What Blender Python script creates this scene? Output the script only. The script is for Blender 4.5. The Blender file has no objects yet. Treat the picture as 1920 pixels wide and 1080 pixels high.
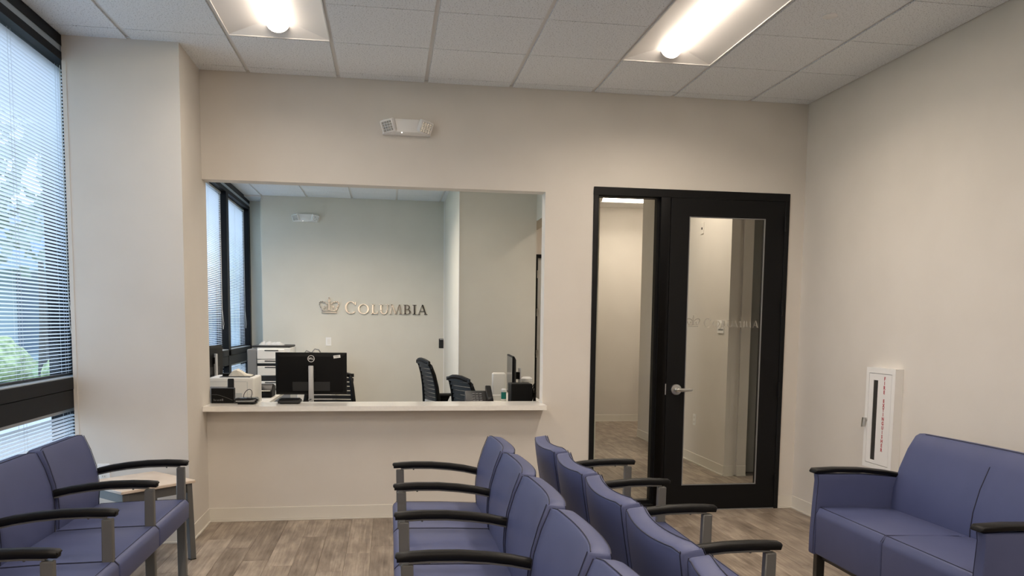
import bpy, bmesh, math, random
from mathutils import Vector, Matrix
random.seed(7)
S = bpy.context.scene
C = S.collection
PI = math.pi
# ------------------------------------------------------------------ camera
F_PX, PPX, PPY = 1515.45, 965.87, 741.87
PITCH, YAW, ROLL = -0.0896, 0.1553, 0.0121
H = 1.4478
cam = bpy.data.cameras.new('camera'); co = bpy.data.objects.new('camera', cam); C.objects.link(co)
cam.sensor_fit = 'HORIZONTAL'; cam.sensor_width = 36.0; cam.lens = 36.0*F_PX/1920
cam.shift_x = (960-PPX)/1920; cam.shift_y = (PPY-540)/1920
cam.clip_start = 0.05; cam.clip_end = 300
cy, sy, cp, sp = math.cos(YAW), math.sin(YAW), math.cos(PITCH), math.sin(PITCH)
f = Vector((sy*cp, cy*cp, sp)); r = Vector((cy, -sy, 0)); u = r.cross(f)
cr, sr = math.cos(ROLL), math.sin(ROLL)
r2, u2 = cr*r+sr*u, -sr*r+cr*u
co.matrix_world = Matrix(((r2.x, u2.x, -f.x, 0), (r2.y, u2.y, -f.y, 0), (r2.z, u2.z, -f.z, H), (0, 0, 0, 1)))
S.camera = co
S.view_settings.view_transform = 'Standard'; S.view_settings.look = 'None'
S.view_settings.gamma = 1.0; S.view_settings.use_curve_mapping = False
S.view_settings.exposure = 0.0
# ------------------------------------------------------------------ sky (overcast daylight)
SKY_STRENGTH = 3.5
LAMP = 15.0           # radiance of the troffer lenses
LAMP_W = 23.0         # downlight of each troffer, watts
LAMP_COL = (1.0, 0.86, 0.71, 1)
W = bpy.data.worlds.new('overcast'); S.world = W; W.use_nodes = True
nt = W.node_tree; bg = nt.nodes['Background']
tc = nt.nodes.new('ShaderNodeTexCoord'); sep = nt.nodes.new('ShaderNodeSeparateXYZ')
ramp = nt.nodes.new('ShaderNodeValToRGB')
ramp.color_ramp.elements[0].position = 0.0; ramp.color_ramp.elements[0].color = (0.74, 0.87, 0.97, 1)
ramp.color_ramp.elements[1].position = 0.7; ramp.color_ramp.elements[1].color = (0.64, 0.81, 1.0, 1)
nt.links.new(tc.outputs['Generated'], sep.inputs[0]); nt.links.new(sep.outputs['Z'], ramp.inputs[0])
nt.links.new(ramp.outputs[0], bg.inputs[0]); bg.inputs[1].default_value = SKY_STRENGTH

# ------------------------------------------------------------------ materials
def mat(name, col, rough=0.6, metal=0.0, spec=0.5, coat=0.0):
    m = bpy.data.materials.new(name); m.use_nodes = True
    b = m.node_tree.nodes['Principled BSDF']
    b.inputs['Base Color'].default_value = (*col, 1); b.inputs['Roughness'].default_value = rough
    b.inputs['Metallic'].default_value = metal; b.inputs['Specular IOR Level'].default_value = spec
    b.inputs['Coat Weight'].default_value = coat
    return m
def noise_mat(name, c0, c1, scale, rough=0.6, bump=0.0, bscale=None, detail=4, lo=0.35, hi=0.65, spec=0.5, rnd=0.0, coord='Object'):
    m = mat(name, c0, rough, spec=spec); t = m.node_tree; b = t.nodes['Principled BSDF']
    tcn = t.nodes.new('ShaderNodeTexCoord')
    n = t.nodes.new('ShaderNodeTexNoise'); n.inputs['Scale'].default_value = scale; n.inputs['Detail'].default_value = detail
    cr_ = t.nodes.new('ShaderNodeValToRGB')
    cr_.color_ramp.elements[0].position = lo; cr_.color_ramp.elements[0].color = (*c0, 1)
    cr_.color_ramp.elements[1].position = hi; cr_.color_ramp.elements[1].color = (*c1, 1)
    t.links.new(tcn.outputs[coord], n.inputs['Vector']); t.links.new(n.outputs['Fac'], cr_.inputs[0])
    t.links.new(cr_.outputs[0], b.inputs['Base Color'])
    if bump:
        n2 = t.nodes.new('ShaderNodeTexNoise'); n2.inputs['Scale'].default_value = bscale or scale
        n2.inputs['Detail'].default_value = 3
        bp = t.nodes.new('ShaderNodeBump'); bp.inputs['Strength'].default_value = bump; bp.inputs['Distance'].default_value = 0.002
        t.links.new(tcn.outputs[coord], n2.inputs['Vector']); t.links.new(n2.outputs['Fac'], bp.inputs['Height'])
        t.links.new(bp.outputs[0], b.inputs['Normal'])
    return m
def emis(name, col, st):
    m = bpy.data.materials.new(name); m.use_nodes = True; t = m.node_tree; t.nodes.clear()
    o = t.nodes.new('ShaderNodeOutputMaterial'); e = t.nodes.new('ShaderNodeEmission')
    e.inputs[0].default_value = col; e.inputs[1].default_value = st; t.links.new(e.outputs[0], o.inputs[0]); return m
def glass_mat(name, tint, refl=0.06):
    m = bpy.data.materials.new(name); m.use_nodes = True; t = m.node_tree; t.nodes.clear()
    o = t.nodes.new('ShaderNodeOutputMaterial'); tr = t.nodes.new('ShaderNodeBsdfTransparent'); tr.inputs[0].default_value = (*tint, 1)
    g = t.nodes.new('ShaderNodeBsdfGlossy'); g.inputs['Roughness'].default_value = 0.02
    fr = t.nodes.new('ShaderNodeFresnel'); fr.inputs[0].default_value = 1.45
    mx = t.nodes.new('ShaderNodeMixShader')
    ge = t.nodes.new('ShaderNodeNewGeometry'); ml = t.nodes.new('ShaderNodeMath'); ml.operation = 'MULTIPLY'; inv = t.nodes.new('ShaderNodeMath'); inv.operation = 'SUBTRACT'; inv.inputs[0].default_value = 1.0
    t.links.new(ge.outputs['Backfacing'], inv.inputs[1]); t.links.new(fr.outputs[0], ml.inputs[0]); t.links.new(inv.outputs[0], ml.inputs[1])
    t.links.new(ml.outputs[0], mx.inputs[0]); t.links.new(tr.outputs[0], mx.inputs[1]); t.links.new(g.outputs[0], mx.inputs[2])
    t.links.new(mx.outputs[0], o.inputs[0]); return m
def veil_mat(name, col, fac):
    m = bpy.data.materials.new(name); m.use_nodes = True; t = m.node_tree; t.nodes.clear()
    o = t.nodes.new('ShaderNodeOutputMaterial'); tr = t.nodes.new('ShaderNodeBsdfTransparent')
    d = t.nodes.new('ShaderNodeBsdfDiffuse'); d.inputs[0].default_value = (*col, 1)
    mx = t.nodes.new('ShaderNodeMixShader'); mx.inputs[0].default_value = fac
    t.links.new(tr.outputs[0], mx.inputs[1]); t.links.new(d.outputs[0], mx.inputs[2]); t.links.new(mx.outputs[0], o.inputs[0]); return m
def slat_mat():
    m = bpy.data.materials.new('slat_white'); m.use_nodes = True; t = m.node_tree; b = t.nodes['Principled BSDF']
    b.inputs['Base Color'].default_value = (0.80, 0.83, 0.85, 1); b.inputs['Roughness'].default_value = 0.45
    tl = t.nodes.new('ShaderNodeBsdfTranslucent'); tl.inputs[0].default_value = (0.86, 0.89, 0.93, 1)
    mx = t.nodes.new('ShaderNodeMixShader'); mx.inputs[0].default_value = 0.5
    o = t.nodes['Material Output']
    t.links.new(b.outputs[0], mx.inputs[1]); t.links.new(tl.outputs[0], mx.inputs[2]); t.links.new(mx.outputs[0], o.inputs[0]); return m
def plank_mat(name):
    m = mat(name, (0.3, 0.25, 0.2), 0.42, spec=0.35); t = m.node_tree; b = t.nodes['Principled BSDF']
    tcn = t.nodes.new('ShaderNodeTexCoord'); oi = t.nodes.new('ShaderNodeObjectInfo')
    mp = t.nodes.new('ShaderNodeMapping'); mp.inputs['Scale'].default_value = (34, 1.6, 1)
    cmb = t.nodes.new('ShaderNodeCombineXYZ'); mul = t.nodes.new('ShaderNodeMath'); mul.operation = 'MULTIPLY'; mul.inputs[1].default_value = 57.0
    t.links.new(oi.outputs['Random'], mul.inputs[0]); t.links.new(mul.outputs[0], cmb.inputs[0]); t.links.new(mul.outputs[0], cmb.inputs[1])
    t.links.new(cmb.outputs[0], mp.inputs['Location']); t.links.new(tcn.outputs['Object'], mp.inputs['Vector'])
    n = t.nodes.new('ShaderNodeTexNoise'); n.inputs['Scale'].default_value = 1.6; n.inputs['Detail'].default_value = 7; n.inputs['Roughness'].default_value = 0.65; n.inputs['Distortion'].default_value = 0.6
    t.links.new(mp.outputs[0], n.inputs['Vector'])
    mp2 = t.nodes.new('ShaderNodeMapping'); mp2.inputs['Scale'].default_value = (6, 2.2, 1)
    t.links.new(cmb.outputs[0], mp2.inputs['Location']); t.links.new(tcn.outputs['Object'], mp2.inputs['Vector'])
    n2 = t.nodes.new('ShaderNodeTexNoise'); n2.inputs['Scale'].default_value = 1.8; n2.inputs['Detail'].default_value = 5
    t.links.new(mp2.outputs[0], n2.inputs['Vector'])
    ad = t.nodes.new('ShaderNodeMath'); ad.operation = 'ADD'; t.links.new(n.outputs['Fac'], ad.inputs[0]); t.links.new(n2.outputs['Fac'], ad.inputs[1])
    rr = t.nodes.new('ShaderNodeMath'); rr.operation = 'MULTIPLY_ADD'; rr.inputs[1].default_value = 0.27; rr.inputs[2].default_value = -0.10
    t.links.new(oi.outputs['Random'], rr.inputs[0])
    ad2 = t.nodes.new('ShaderNodeMath'); ad2.operation = 'ADD'; t.links.new(ad.outputs[0], ad2.inputs[0]); t.links.new(rr.outputs[0], ad2.inputs[1])
    hf = t.nodes.new('ShaderNodeMath'); hf.operation = 'MULTIPLY'; hf.inputs[1].default_value = 0.5; t.links.new(ad2.outputs[0], hf.inputs[0])
    cr_ = t.nodes.new('ShaderNodeValToRGB'); e = cr_.color_ramp.elements
    e[0].position = 0.30; e[0].color = (0.110, 0.084, 0.064, 1); e[1].position = 0.72; e[1].color = (0.50, 0.42, 0.335, 1)
    k = e.new(0.5); k.color = (0.262, 0.212, 0.168, 1)
    t.links.new(hf.outputs[0], cr_.inputs[0]); t.links.new(cr_.outputs[0], b.inputs['Base Color'])
    bp = t.nodes.new('ShaderNodeBump'); bp.inputs['Strength'].default_value = 0.12; bp.inputs['Distance'].default_value = 0.001
    t.links.new(n.outputs['Fac'], bp.inputs['Height']); t.links.new(bp.outputs[0], b.inputs['Normal'])
    return m
WALL = noise_mat('wall_paint', (0.665, 0.625, 0.57), (0.69, 0.65, 0.595), 3.0, 0.75, 0.04, 350)
OFFW = noise_mat('office_paint', (0.66, 0.635, 0.56), (0.68, 0.655, 0.58), 3.0, 0.75, 0.04, 350)
PIERW = WALL
BASEB = mat('rubber_base', (0.70, 0.665, 0.595), 0.5)
TILE = noise_mat('ceiling_tile', (0.38, 0.395, 0.41), (0.81, 0.835, 0.855), 130, 0.9, 0.5, 90, 4, 0.32, 0.44)
GRID = mat('grid_white', (0.72, 0.71, 0.69), 0.4)
TRW = mat('troffer_white', (0.78, 0.76, 0.74), 0.5)
LENS = emis('lamp_lens', LAMP_COL, LAMP)
BLACKM = mat('black_metal', (0.004, 0.004, 0.0045), 0.5, spec=0.22)
WINBLK = mat('window_black', (0.004, 0.005, 0.007), 0.5, spec=0.18)
STRIPM = mat('window_grey_strip', (0.34, 0.40, 0.45), 0.4, 0.0)
GLASS = glass_mat('clear_glass', (0.97, 0.985, 0.98))
WGLASS = glass_mat('window_glass', (0.88, 0.91, 0.96))
SLAT = slat_mat()
CORD = mat('cord_grey', (0.55, 0.57, 0.58), 0.7)
VINYL = noise_mat('navy_vinyl', (0.072, 0.086, 0.182), (0.077, 0.091, 0.192), 6, 0.5, 0.10, 420, spec=0.3)
SEAM = mat('dark_seam', (0.012, 0.014, 0.035), 0.6)
URETH = mat('black_urethane', (0.005, 0.005, 0.0055), 0.45, spec=0.2)
GREYM = mat('grey_metal', (0.135, 0.135, 0.13), 0.4, 0.25)
DARKM = mat('dark_bronze_metal', (0.035, 0.033, 0.03), 0.4, 0.3)
TABLE = noise_mat('pale_maple_laminate', (0.62, 0.51, 0.41), (0.72, 0.62, 0.52), 7, 0.4)
QUARTZ = noise_mat('white_quartz', (0.87, 0.84, 0.78), (0.90, 0.87, 0.81), 60, 0.10, spec=0.5)
DESKW = mat('desk_white', (0.75, 0.72, 0.66), 0.35)
WPL = mat('white_plastic', (0.75, 0.73, 0.68), 0.4)
LPL = mat('light_grey_plastic', (0.52, 0.53, 0.52), 0.45)
GPL = mat('mid_grey_plastic', (0.20, 0.20, 0.20), 0.5)
DPL = mat('dark_grey_plastic', (0.022, 0.022, 0.023), 0.5, spec=0.3)
BPL = mat('black_plastic', (0.004, 0.004, 0.0043), 0.5, spec=0.16)
GLOSSB = mat('gloss_black', (0.008, 0.008, 0.009), 0.12)
SCREEN = mat('dead_screen', (0.03, 0.03, 0.03), 0.22)
CHROME = mat('brushed_nickel', (0.55, 0.55, 0.53), 0.28, 1.0)
SILV = mat('silver_plastic', (0.55, 0.55, 0.55), 0.35, 0.4)
SIGNM = mat('polished_steel', (0.92, 0.90, 0.86), 0.10, 1.0)
FROST = veil_mat('frosted_film', (0.42, 0.395, 0.345), 0.85)
WHITEP = mat('white_enamel', (0.82, 0.81, 0.79), 0.35)
RED = mat('red_print', (0.42, 0.01, 0.02), 0.5)
TEAL = mat('teal_label', (0.0, 0.16, 0.13), 0.4)
PAPER = mat('paper', (0.72, 0.66, 0.55), 0.8)
PLBAG = veil_mat('clear_bag', (0.62, 0.64, 0.66), 0.45)
GREYPR = mat('grey_print', (0.10, 0.10, 0.10), 0.5)
LEDM = emis('led_white', (1, 0.9, 0.8, 1), 3)
REFLK = mat('lamp_reflector', (0.75, 0.75, 0.72), 0.15, 0.8)
PLANK = plank_mat('vinyl_plank')
SUBF = mat('subfloor', (0.10, 0.085, 0.07), 0.8)
LAWN = noise_mat('lawn', (0.14, 0.22, 0.08), (0.34, 0.42, 0.20), 2.0, 0.9)
LEAF = noise_mat('shrub_green', (0.14, 0.20, 0.08), (0.44, 0.50, 0.24), 6.0, 0.8)
BWHITE = mat('facade_pale', (0.33, 0.42, 0.51), 0.7)
BBLUE = mat('facade_glass', (0.09, 0.14, 0.21), 0.3, spec=0.3)
FOLI = noise_mat('tree_foliage', (0.14, 0.19, 0.16), (0.34, 0.42, 0.37), 1.6, 0.9)
DOORG = mat('grey_door', (0.17, 0.17, 0.16), 0.5)

# ------------------------------------------------------------------ mesh builder
class MB:
    def __init__(s): s.v = []; s.f = []
    def add(s, vs, fs):
        o = len(s.v); s.v += [tuple(map(float, p)) for p in vs]; s.f += [tuple(i+o for i in q) for q in fs]; return s
    def box(s, x0, x1, y0, y1, z0, z1):
        return s.add([(x0,y0,z0),(x1,y0,z0),(x1,y1,z0),(x0,y1,z0),(x0,y0,z1),(x1,y0,z1),(x1,y1,z1),(x0,y1,z1)],
                     [(0,3,2,1),(4,5,6,7),(0,1,5,4),(1,2,6,5),(2,3,7,6),(3,0,4,7)])
    def prism(s, poly, a, b, ax='y'):
        n = len(poly)
        m = {'y': lambda p, t: (p[0], t, p[1]), 'x': lambda p, t: (t, p[0], p[1]), 'z': lambda p, t: (p[0], p[1], t)}[ax]
        return s.add([m(p, a) for p in poly]+[m(p, b) for p in poly],
                     [tuple(range(n))[::-1], tuple(range(n, 2*n))]+[(i, (i+1) % n, n+(i+1) % n, n+i) for i in range(n)])
    def tube(s, path, rad, n=8, closed=False):
        P = [Vector(p) for p in path]; N = len(P); rings = []; up = None
        rr = rad if isinstance(rad, (list, tuple)) else [rad]*N
        for i, p in enumerate(P):
            a = P[(i-1) % N] if (closed or i > 0) else p; b = P[(i+1) % N] if (closed or i < N-1) else p
            d = (b-a).normalized()
            if up is None: up = d.orthogonal().normalized()
            up = (up-d*up.dot(d)).normalized(); q = d.cross(up)
            rings.append([p+(up*math.cos(2*PI*k/n)+q*math.sin(2*PI*k/n))*rr[i] for k in range(n)])
        vs = [x for ring in rings for x in ring]; fs = []
        M = N if closed else N-1
        for i in range(M):
            j = (i+1) % N
            for k in range(n): fs.append((i*n+k, i*n+(k+1) % n, j*n+(k+1) % n, j*n+k))
        if not closed: fs += [tuple(range(n))[::-1], tuple((N-1)*n+k for k in range(n))]
        return s.add(vs, fs)
    def lathe(s, prof, c=(0,0,0), n=20, ax='z'):
        vs = []; m = len(prof)
        for k in range(n):
            a = 2*PI*k/n
            for (r_, h) in prof:
                x, y, z = r_*math.cos(a), r_*math.sin(a), h
                if ax == 'y': x, y, z = x, h, y
                if ax == 'x': x, y, z = h, x, y
                vs.append((c[0]+x, c[1]+y, c[2]+z))
        fs = [(k*m+i, ((k+1) % n)*m+i, ((k+1) % n)*m+i+1, k*m+i+1) for k in range(n) for i in range(m-1)]
        if prof[0][0] > 1e-6: fs.append(tuple(k*m for k in range(n)))
        if prof[-1][0] > 1e-6: fs.append(tuple(k*m+m-1 for k in range(n)))
        return s.add(vs, fs)
    def sweep(s, rings):
        n = len(rings[0]); vs = [p for q in rings for p in q]; N = len(rings)
        fs = [(i*n+k, i*n+(k+1) % n, (i+1)*n+(k+1) % n, (i+1)*n+k) for i in range(N-1) for k in range(n)]
        fs += [tuple(range(n))[::-1], tuple((N-1)*n+k for k in range(n))]
        return s.add(vs, fs)
    def quads2d(s, quads, M, d):
        for q in quads:
            n = len(q)
            s.add([M(p[0], p[1], 0) for p in q]+[M(p[0], p[1], d) for p in q],
                  [tuple(range(n))[::-1], tuple(range(n, 2*n))]+[(i, (i+1) % n, n+(i+1) % n, n+i) for i in range(n)])
        return s
    def mesh(s, name, m, bevel=0, seg=2, smooth=True, ang=35, bang=30):
        bm = bmesh.new(); vv = [bm.verts.new(p) for p in s.v]
        for q in s.f:
            try: bm.faces.new([vv[i] for i in q])
            except ValueError: pass
        if bevel: bmesh.ops.remove_doubles(bm, verts=bm.verts, dist=1e-6)
        bmesh.ops.recalc_face_normals(bm, faces=bm.faces)
        if bevel:
            ed = [e for e in bm.edges if len(e.link_faces) == 2 and e.calc_face_angle(0) > math.radians(bang)]
            bmesh.ops.bevel(bm, geom=ed, offset=bevel, segments=seg, profile=0.5, affect='EDGES', clamp_overlap=True)
        me = bpy.data.meshes.new(name); bm.to_mesh(me); bm.free()
        me.materials.append(m)
        if smooth:
            me.shade_smooth(); me.set_sharp_from_angle(angle=math.radians(ang))
        return me
def origin(p):
    v = Vector((0, 0, 0))
    while p is not None: v += p.location; p = p.parent
    return v
def link(name, me, parent=None, loc=None, rot=None):
    o = bpy.data.objects.new(name, me); C.objects.link(o); o.parent = parent
    if loc is not None: o.location = loc
    if rot is not None: o.rotation_euler = rot
    return o
def obj(name, mb, m, parent=None, bevel=0, seg=2, smooth=True, ang=35, bang=30):
    off = origin(parent)
    if off.length > 0: mb.v = [(p[0]-off.x, p[1]-off.y, p[2]-off.z) for p in mb.v]
    return link(name, mb.mesh(name, m, bevel, seg, smooth, ang, bang), parent)
def bx(*a): return MB().box(*a)
def tag(o, label, cat, group=None, kind=None):
    o['label'] = label; o['category'] = cat
    if group: o['group'] = group
    if kind: o['kind'] = kind
    return o
def thing(name, label, cat, loc=(0,0,0), group=None):
    o = bpy.data.objects.new(name, None); C.objects.link(o); o.location = loc; o.empty_display_size = 0.1
    return tag(o, label, cat, group)
def struct(name, mb=None, m=None, label=None, parent=None, **k):
    if mb is None: o = bpy.data.objects.new(name, None); C.objects.link(o)
    else: o = obj(name, mb, m, parent, **k)
    o['kind'] = 'structure'
    if label: o['label'] = label
    return o
def copy_tree(o, parent=None):
    c = o.copy(); C.objects.link(c); c.parent = parent
    for ch in list(o.children): copy_tree(ch, c)
    return c
def text_mesh(txt, size, m, depth=0.001, align='CENTER', off=0.0):
    cu = bpy.data.curves.new('t', 'FONT'); cu.body = txt; cu.size = size; cu.extrude = depth; cu.align_x = align; cu.resolution_u = 3; cu.offset = off
    o = bpy.data.objects.new('t', cu); C.objects.link(o)
    me = bpy.data.meshes.new_from_object(o.evaluated_get(bpy.context.evaluated_depsgraph_get()))
    bpy.data.objects.remove(o); bpy.data.curves.remove(cu)
    me.materials.clear(); me.materials.append(m); return me

def board(m, x0, x1, y0, y1, z0, z1, holes):
    xs = sorted({x0, x1, *[q for h in holes for q in h[:2]]}); ys = sorted({y0, y1, *[q for h in holes for q in h[2:]]})
    for xa, xb in zip(xs, xs[1:]):
        for ya, yb in zip(ys, ys[1:]):
            cx, cyy = (xa+xb)/2, (ya+yb)/2
            if not any(h[0] < cx < h[1] and h[2] < cyy < h[3] for h in holes): m.box(xa, xb, ya, yb, z0, z1)
    return m
# ------------------------------------------------------------------ the shell
Z = 3.145; D = 5.962; T = 0.125; XL = -1.277; XR = 3.19; XW = -1.95
OX = 1.142; OZ = 2.413; CT = 0.845
DX0, DX1, DZ = 1.507, 3.064, 2.465
BACK = 11.65
fl = struct('floor', bx(-2.12, 5.0, -2.0, 12.3, -0.12, -0.004), SUBF, 'grey-brown wood-look vinyl plank floor')
PW, PL = 0.152, 1.219
plank_me = MB().box(0.0004, PW-0.0004, 0.0006, PL-0.0006, -0.004, 0.0).mesh('plank', PLANK, 0.0012, 1)
nx0 = int((-1.95+0.116)/PW)-1
def lay(x0, x1, y0, y1):
    i = math.floor((x0+0.116)/PW)
    while -0.116+i*PW < x1-0.01:
        xx = -0.116+i*PW; rg = random.Random(i*31+5); yy = y0-rg.random()*PL
        while yy < y1-0.02:
            a, b = max(yy, y0), min(yy+PL, y1); xa, xb = max(xx, x0), min(xx+PW, x1)
            if b-a > 0.03 and xb-xa > 0.01:
                if b-a > PL-0.001 and xb-xa > PW-0.001: link('plank', plank_me, fl, (xx, yy, 0))
                else:
                    o = link('plank', MB().box(xa+0.0004-xx, xb-0.0004-xx, 0.0006, b-a-0.0006, -0.004, 0).mesh('plank', PLANK, 0.0012, 1), fl, (xx, a, 0))
            yy += PL
        i += 1
lay(-1.95, 3.19, 2.3, D+0.02)
lay(1.54, 3.3, D+0.02, 11.65)
lay(3.3, 4.2, D+0.02, 7.3)
lay(3.3, 4.2, 10.05, 11.65)

wf = MB()
wf.box(XL, OX, D, D+T, OZ, Z+0.05); wf.box(XL, OX, D, D+T, 0, CT-0.035); wf.box(OX, DX0, D, D+T, 0, Z+0.05)
wf.box(DX0, DX1, D, D+T, DZ, Z+0.05); wf.box(DX1, XR+0.15, D, D+T, 0, Z+0.05)
struct('wall_front', wf, WALL, 'beige wall with the reception opening and the glass door', smooth=False)
struct('wall_right', bx(XR, XR+0.15, -2, D, 0, Z+0.05), WALL, 'beige wall behind the loveseat', smooth=False)
struct('wall_rear', board(MB(), -2.12, XR+0.15, -1.55, -1.4, -0.1, Z+0.05, []), WALL, smooth=False)
struct('dark_panel_rear', MB().box(0.22, 2.2, -1.4, -1.36, 0, 2.46), BLACKM, 'wide black panel behind the camera, added to darken the sign reflection', smooth=False)  # unseen black slab added so the sign's right letters mirror dark
struct('wall_pier', bx(XW, XL, 5.41, D+T, 0, Z+0.05), WALL, 'painted pier beside the window', smooth=False)
struct('trim_1', bx(XW-0.002, XW+0.022, 5.406, 5.41, 0, Z-0.07), WALL, smooth=False)
struct('wall_left', bx(-2.12, XW, -2, 2.45, -0.1, Z+0.05), WALL, 'painted wall before the windows', smooth=False)
struct('trim_4', bx(-2.2, XW, 5.70, 6.25, 0, Z+0.05), WINBLK, smooth=False)
# baseboards (cove base: board and toe)
def baseboard(name, x0, x1, y0, y1, nx, ny, label=None):
    b = MB()
    t, toe = 0.006, 0.016
    def slab(d, z0, z1):
        xa, xb, ya, yb = x0, x1, y0, y1
        if nx: xa, xb = (x0, x0+d) if nx > 0 else (x0-d, x0)
        if ny: ya, yb = (y0, y0+d) if ny > 0 else (y0-d, y0)
        b.box(xa, xb, ya, yb, z0, z1)
    slab(t, 0.012, 0.1); slab(toe, 0.0, 0.012)
    return struct(name, b, BASEB, label, bevel=0.0015, seg=1)
baseboard('baseboard_front', XL, DX0, D, D, 0, -1, 'beige rubber cove base under the reception counter')
baseboard('baseboard_door', DX1, XR, D, D, 0, -1)
baseboard('baseboard_right', XR, XR, -2, D, -1, 0)
baseboard('baseboard_pier', XL, XL, 5.41, D, 1, 0)
baseboard('baseboard_pier_front', XW, XL, 5.41, 5.41, 0, -1)
baseboard('baseboard_corridor_right', XR-0.003, XR-0.003, 7.30, 10.05, -1, 0)
baseboard('baseboard_corridor_back', 1.82, 4.2, BACK, BACK, 0, -1)
baseboard('baseboard_corridor_end', XR-0.003, 3.275, 7.30, 7.30, 0, -1)
baseboard('baseboard_corridor_jamb', 3.315, 3.41, 7.30, 7.30, 0, -1)
# office and corridor walls
struct('wall_office_back', MB().box(-1.727, 0.783, BACK, BACK+0.15, 0, Z+0.05).box(-2.12, -1.727, 12.1, 12.25, 0, Z+0.05).box(-1.76, -1.727, BACK+0.15, 12.1, 0, Z+0.05), OFFW, 'greenish beige office wall with the metal sign', smooth=False)
struct('wall_office_closet', bx(0.783, 1.655, 9.15, BACK+0.15, 0, Z+0.05), OFFW, 'office wall stepping forward on the right', smooth=False)
struct('wall_office_right', MB().box(1.40, 1.54, D+T, 6.95, 0, Z+0.05).box(1.40, 1.815, 6.95, 7.0, 0, Z+0.05).box(1.655, 1.815, 7.0, 8.5, 0, Z+0.05).box(1.655, 1.815, 8.5, BACK, 2.6, Z+0.05), OFFW, 'office side wall with a header over the passage', smooth=False)
struct('trim_2', bx(0.775, 0.783, 9.142, 9.165, 0, Z), WHITEP, smooth=False)
struct('trim_3', bx(0.772, 0.783, 11.64, 11.65, 0, Z), WHITEP, smooth=False)
struct('wall_corridor_back', MB().box(1.655, 2.08, BACK, BACK+0.15, 0, Z+0.05).box(2.08, 3.0, BACK, BACK+0.15, 2.44, Z+0.05).box(3.0, 4.35, BACK, BACK+0.15, 0, Z+0.05), WALL, 'warm beige wall at the end of the corridor', smooth=False)
struct('wall_corridor_right', MB().box(XR-0.003, 3.275, 7.30, 10.05, 0, Z+0.05).box(3.275, 3.315, 7.325, 10.05, 0, Z+0.05).box(3.315, 3.41, 7.30, 10.05, 0, Z+0.05).box(3.41, 4.35, 7.5, 10.05, 0, Z+0.05), WALL, 'pale corridor wall seen through the glass door', smooth=False)
struct('wall_corridor_end', MB().box(4.2, 4.35, D+T, 7.5, 0, Z+0.05).box(4.2, 4.35, 10.05, BACK, 0, Z+0.05).box(XR+0.15, 4.35, D, D+T, 0, Z+0.05), WALL, smooth=False)
d3 = struct('door_3', bx(3.43, 4.2, 7.44, 7.5, 0.01, 2.6), DOORG, 'dim grey door past the corridor corner', smooth=False)
d2 = struct('door_2', MB().box(2.08, 2.13, BACK-0.03, BACK+0.12, 0, 2.44).box(2.95, 3.0, BACK-0.03, BACK+0.12, 0, 2.44).box(2.13, 2.95, BACK-0.03, BACK+0.12, 2.39, 2.44), BLACKM, 'black framed door at the end of the corridor', smooth=False)
obj('door_leaf', bx(2.131, 2.949, BACK+0.0, BACK+0.045, 0.0, 2.389), LPL, d2)
for hz in (0.25, 0.95, 1.55, 2.1): obj('hinge', bx(2.118, 2.15, BACK-0.05, BACK-0.03, hz, hz+0.11), CHROME, d2)

# ------------------------------------------------------------------ ceiling
ceil = struct('ceiling', bx(-2.2, 4.4, -2.15, 12.3, Z+0.07, Z+0.2), WHITEP, 'suspended ceiling of speckled acoustic tiles', smooth=False)
G = 0.6096; XG = -0.9545; R1 = D-0.731
def tile_mesh(w, d):
    g, e = 0.0135, 0.0035
    return MB().box(g, w-g, e, d-e, 0.0, 0.012).box(0.003, w-0.003, 0.003, d-0.003, 0.012, 0.026).mesh('tile', TILE, smooth=False)
full = tile_mesh(G, G)
trofs = [(XG, R1-2*G), (XG+4*G, R1-2*G), (XG, R1-6*G), (XG+4*G, R1-6*G)]
rear_trofs = [(XG, R1-10*G), (XG+4*G, R1-10*G)]  # unseen pair behind the camera, added for room brightness
def in_trof(x, y, L):
    return any(a-0.01 < x+0.05 < b and c-0.01 < y+0.05 < d for a, b, c, d in L)
def tiles(x0, x1, y0, y1, gx, gy, skip):
    i0 = math.floor((x0-gx)/G); i1 = math.ceil((x1-gx)/G)
    j0 = math.floor((y0-gy)/G); j1 = math.ceil((y1-gy)/G)
    for i in range(i0, i1):
        for j in range(j0, j1):
            xa, ya = gx+i*G, gy+j*G
            if in_trof(xa, ya, skip): continue
            a, b, c, d = max(xa, x0), min(xa+G, x1), max(ya, y0), min(ya+G, y1)
            if b-a < 0.04 or d-c < 0.04: continue
            if b-a > G-0.002 and d-c > G-0.002: link('tile', full, ceil, (xa, ya, Z))
            else: link('tile', tile_mesh(b-a, d-c), ceil, (a, c, Z))
    w = 0.012
    for i in range(i0, i1+1):
        x = gx+i*G
        if x0 < x < x1: obj('tee', bx(x-w, x+w, y0, y1, Z+0.010, Z+0.018), GRID, ceil, smooth=False)
    for j in range(j0, j1+1):
        y = gy+j*G
        if y0 < y < y1:
            cuts = [(a, b) for a, b, c, d in skip if c+0.02 < y < d-0.02]
            xs = x0; seg = []
            for a, b in sorted(cuts): seg.append((xs, a)); xs = b
            seg.append((xs, x1))
            for a, b in seg:
                if b-a > 0.02: obj('tee', bx(a, b, y-w, y+w, Z+0.0105, Z+0.0175), GRID, ceil, smooth=False)
sk = [(x, x+G, y, y+2*G) for x, y in trofs]
tiles(XW-0.02, XR, R1-6*G, D, XG, R1, sk)
osk = [(-1.11, -1.11+G, 8.7, 8.7+2*G), (0.109, 0.109+G, 6.6, 6.6+2*G)]
tiles(XW-0.02, 1.655, 9.94, BACK, -1.72, BACK-0.5, [])
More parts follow.
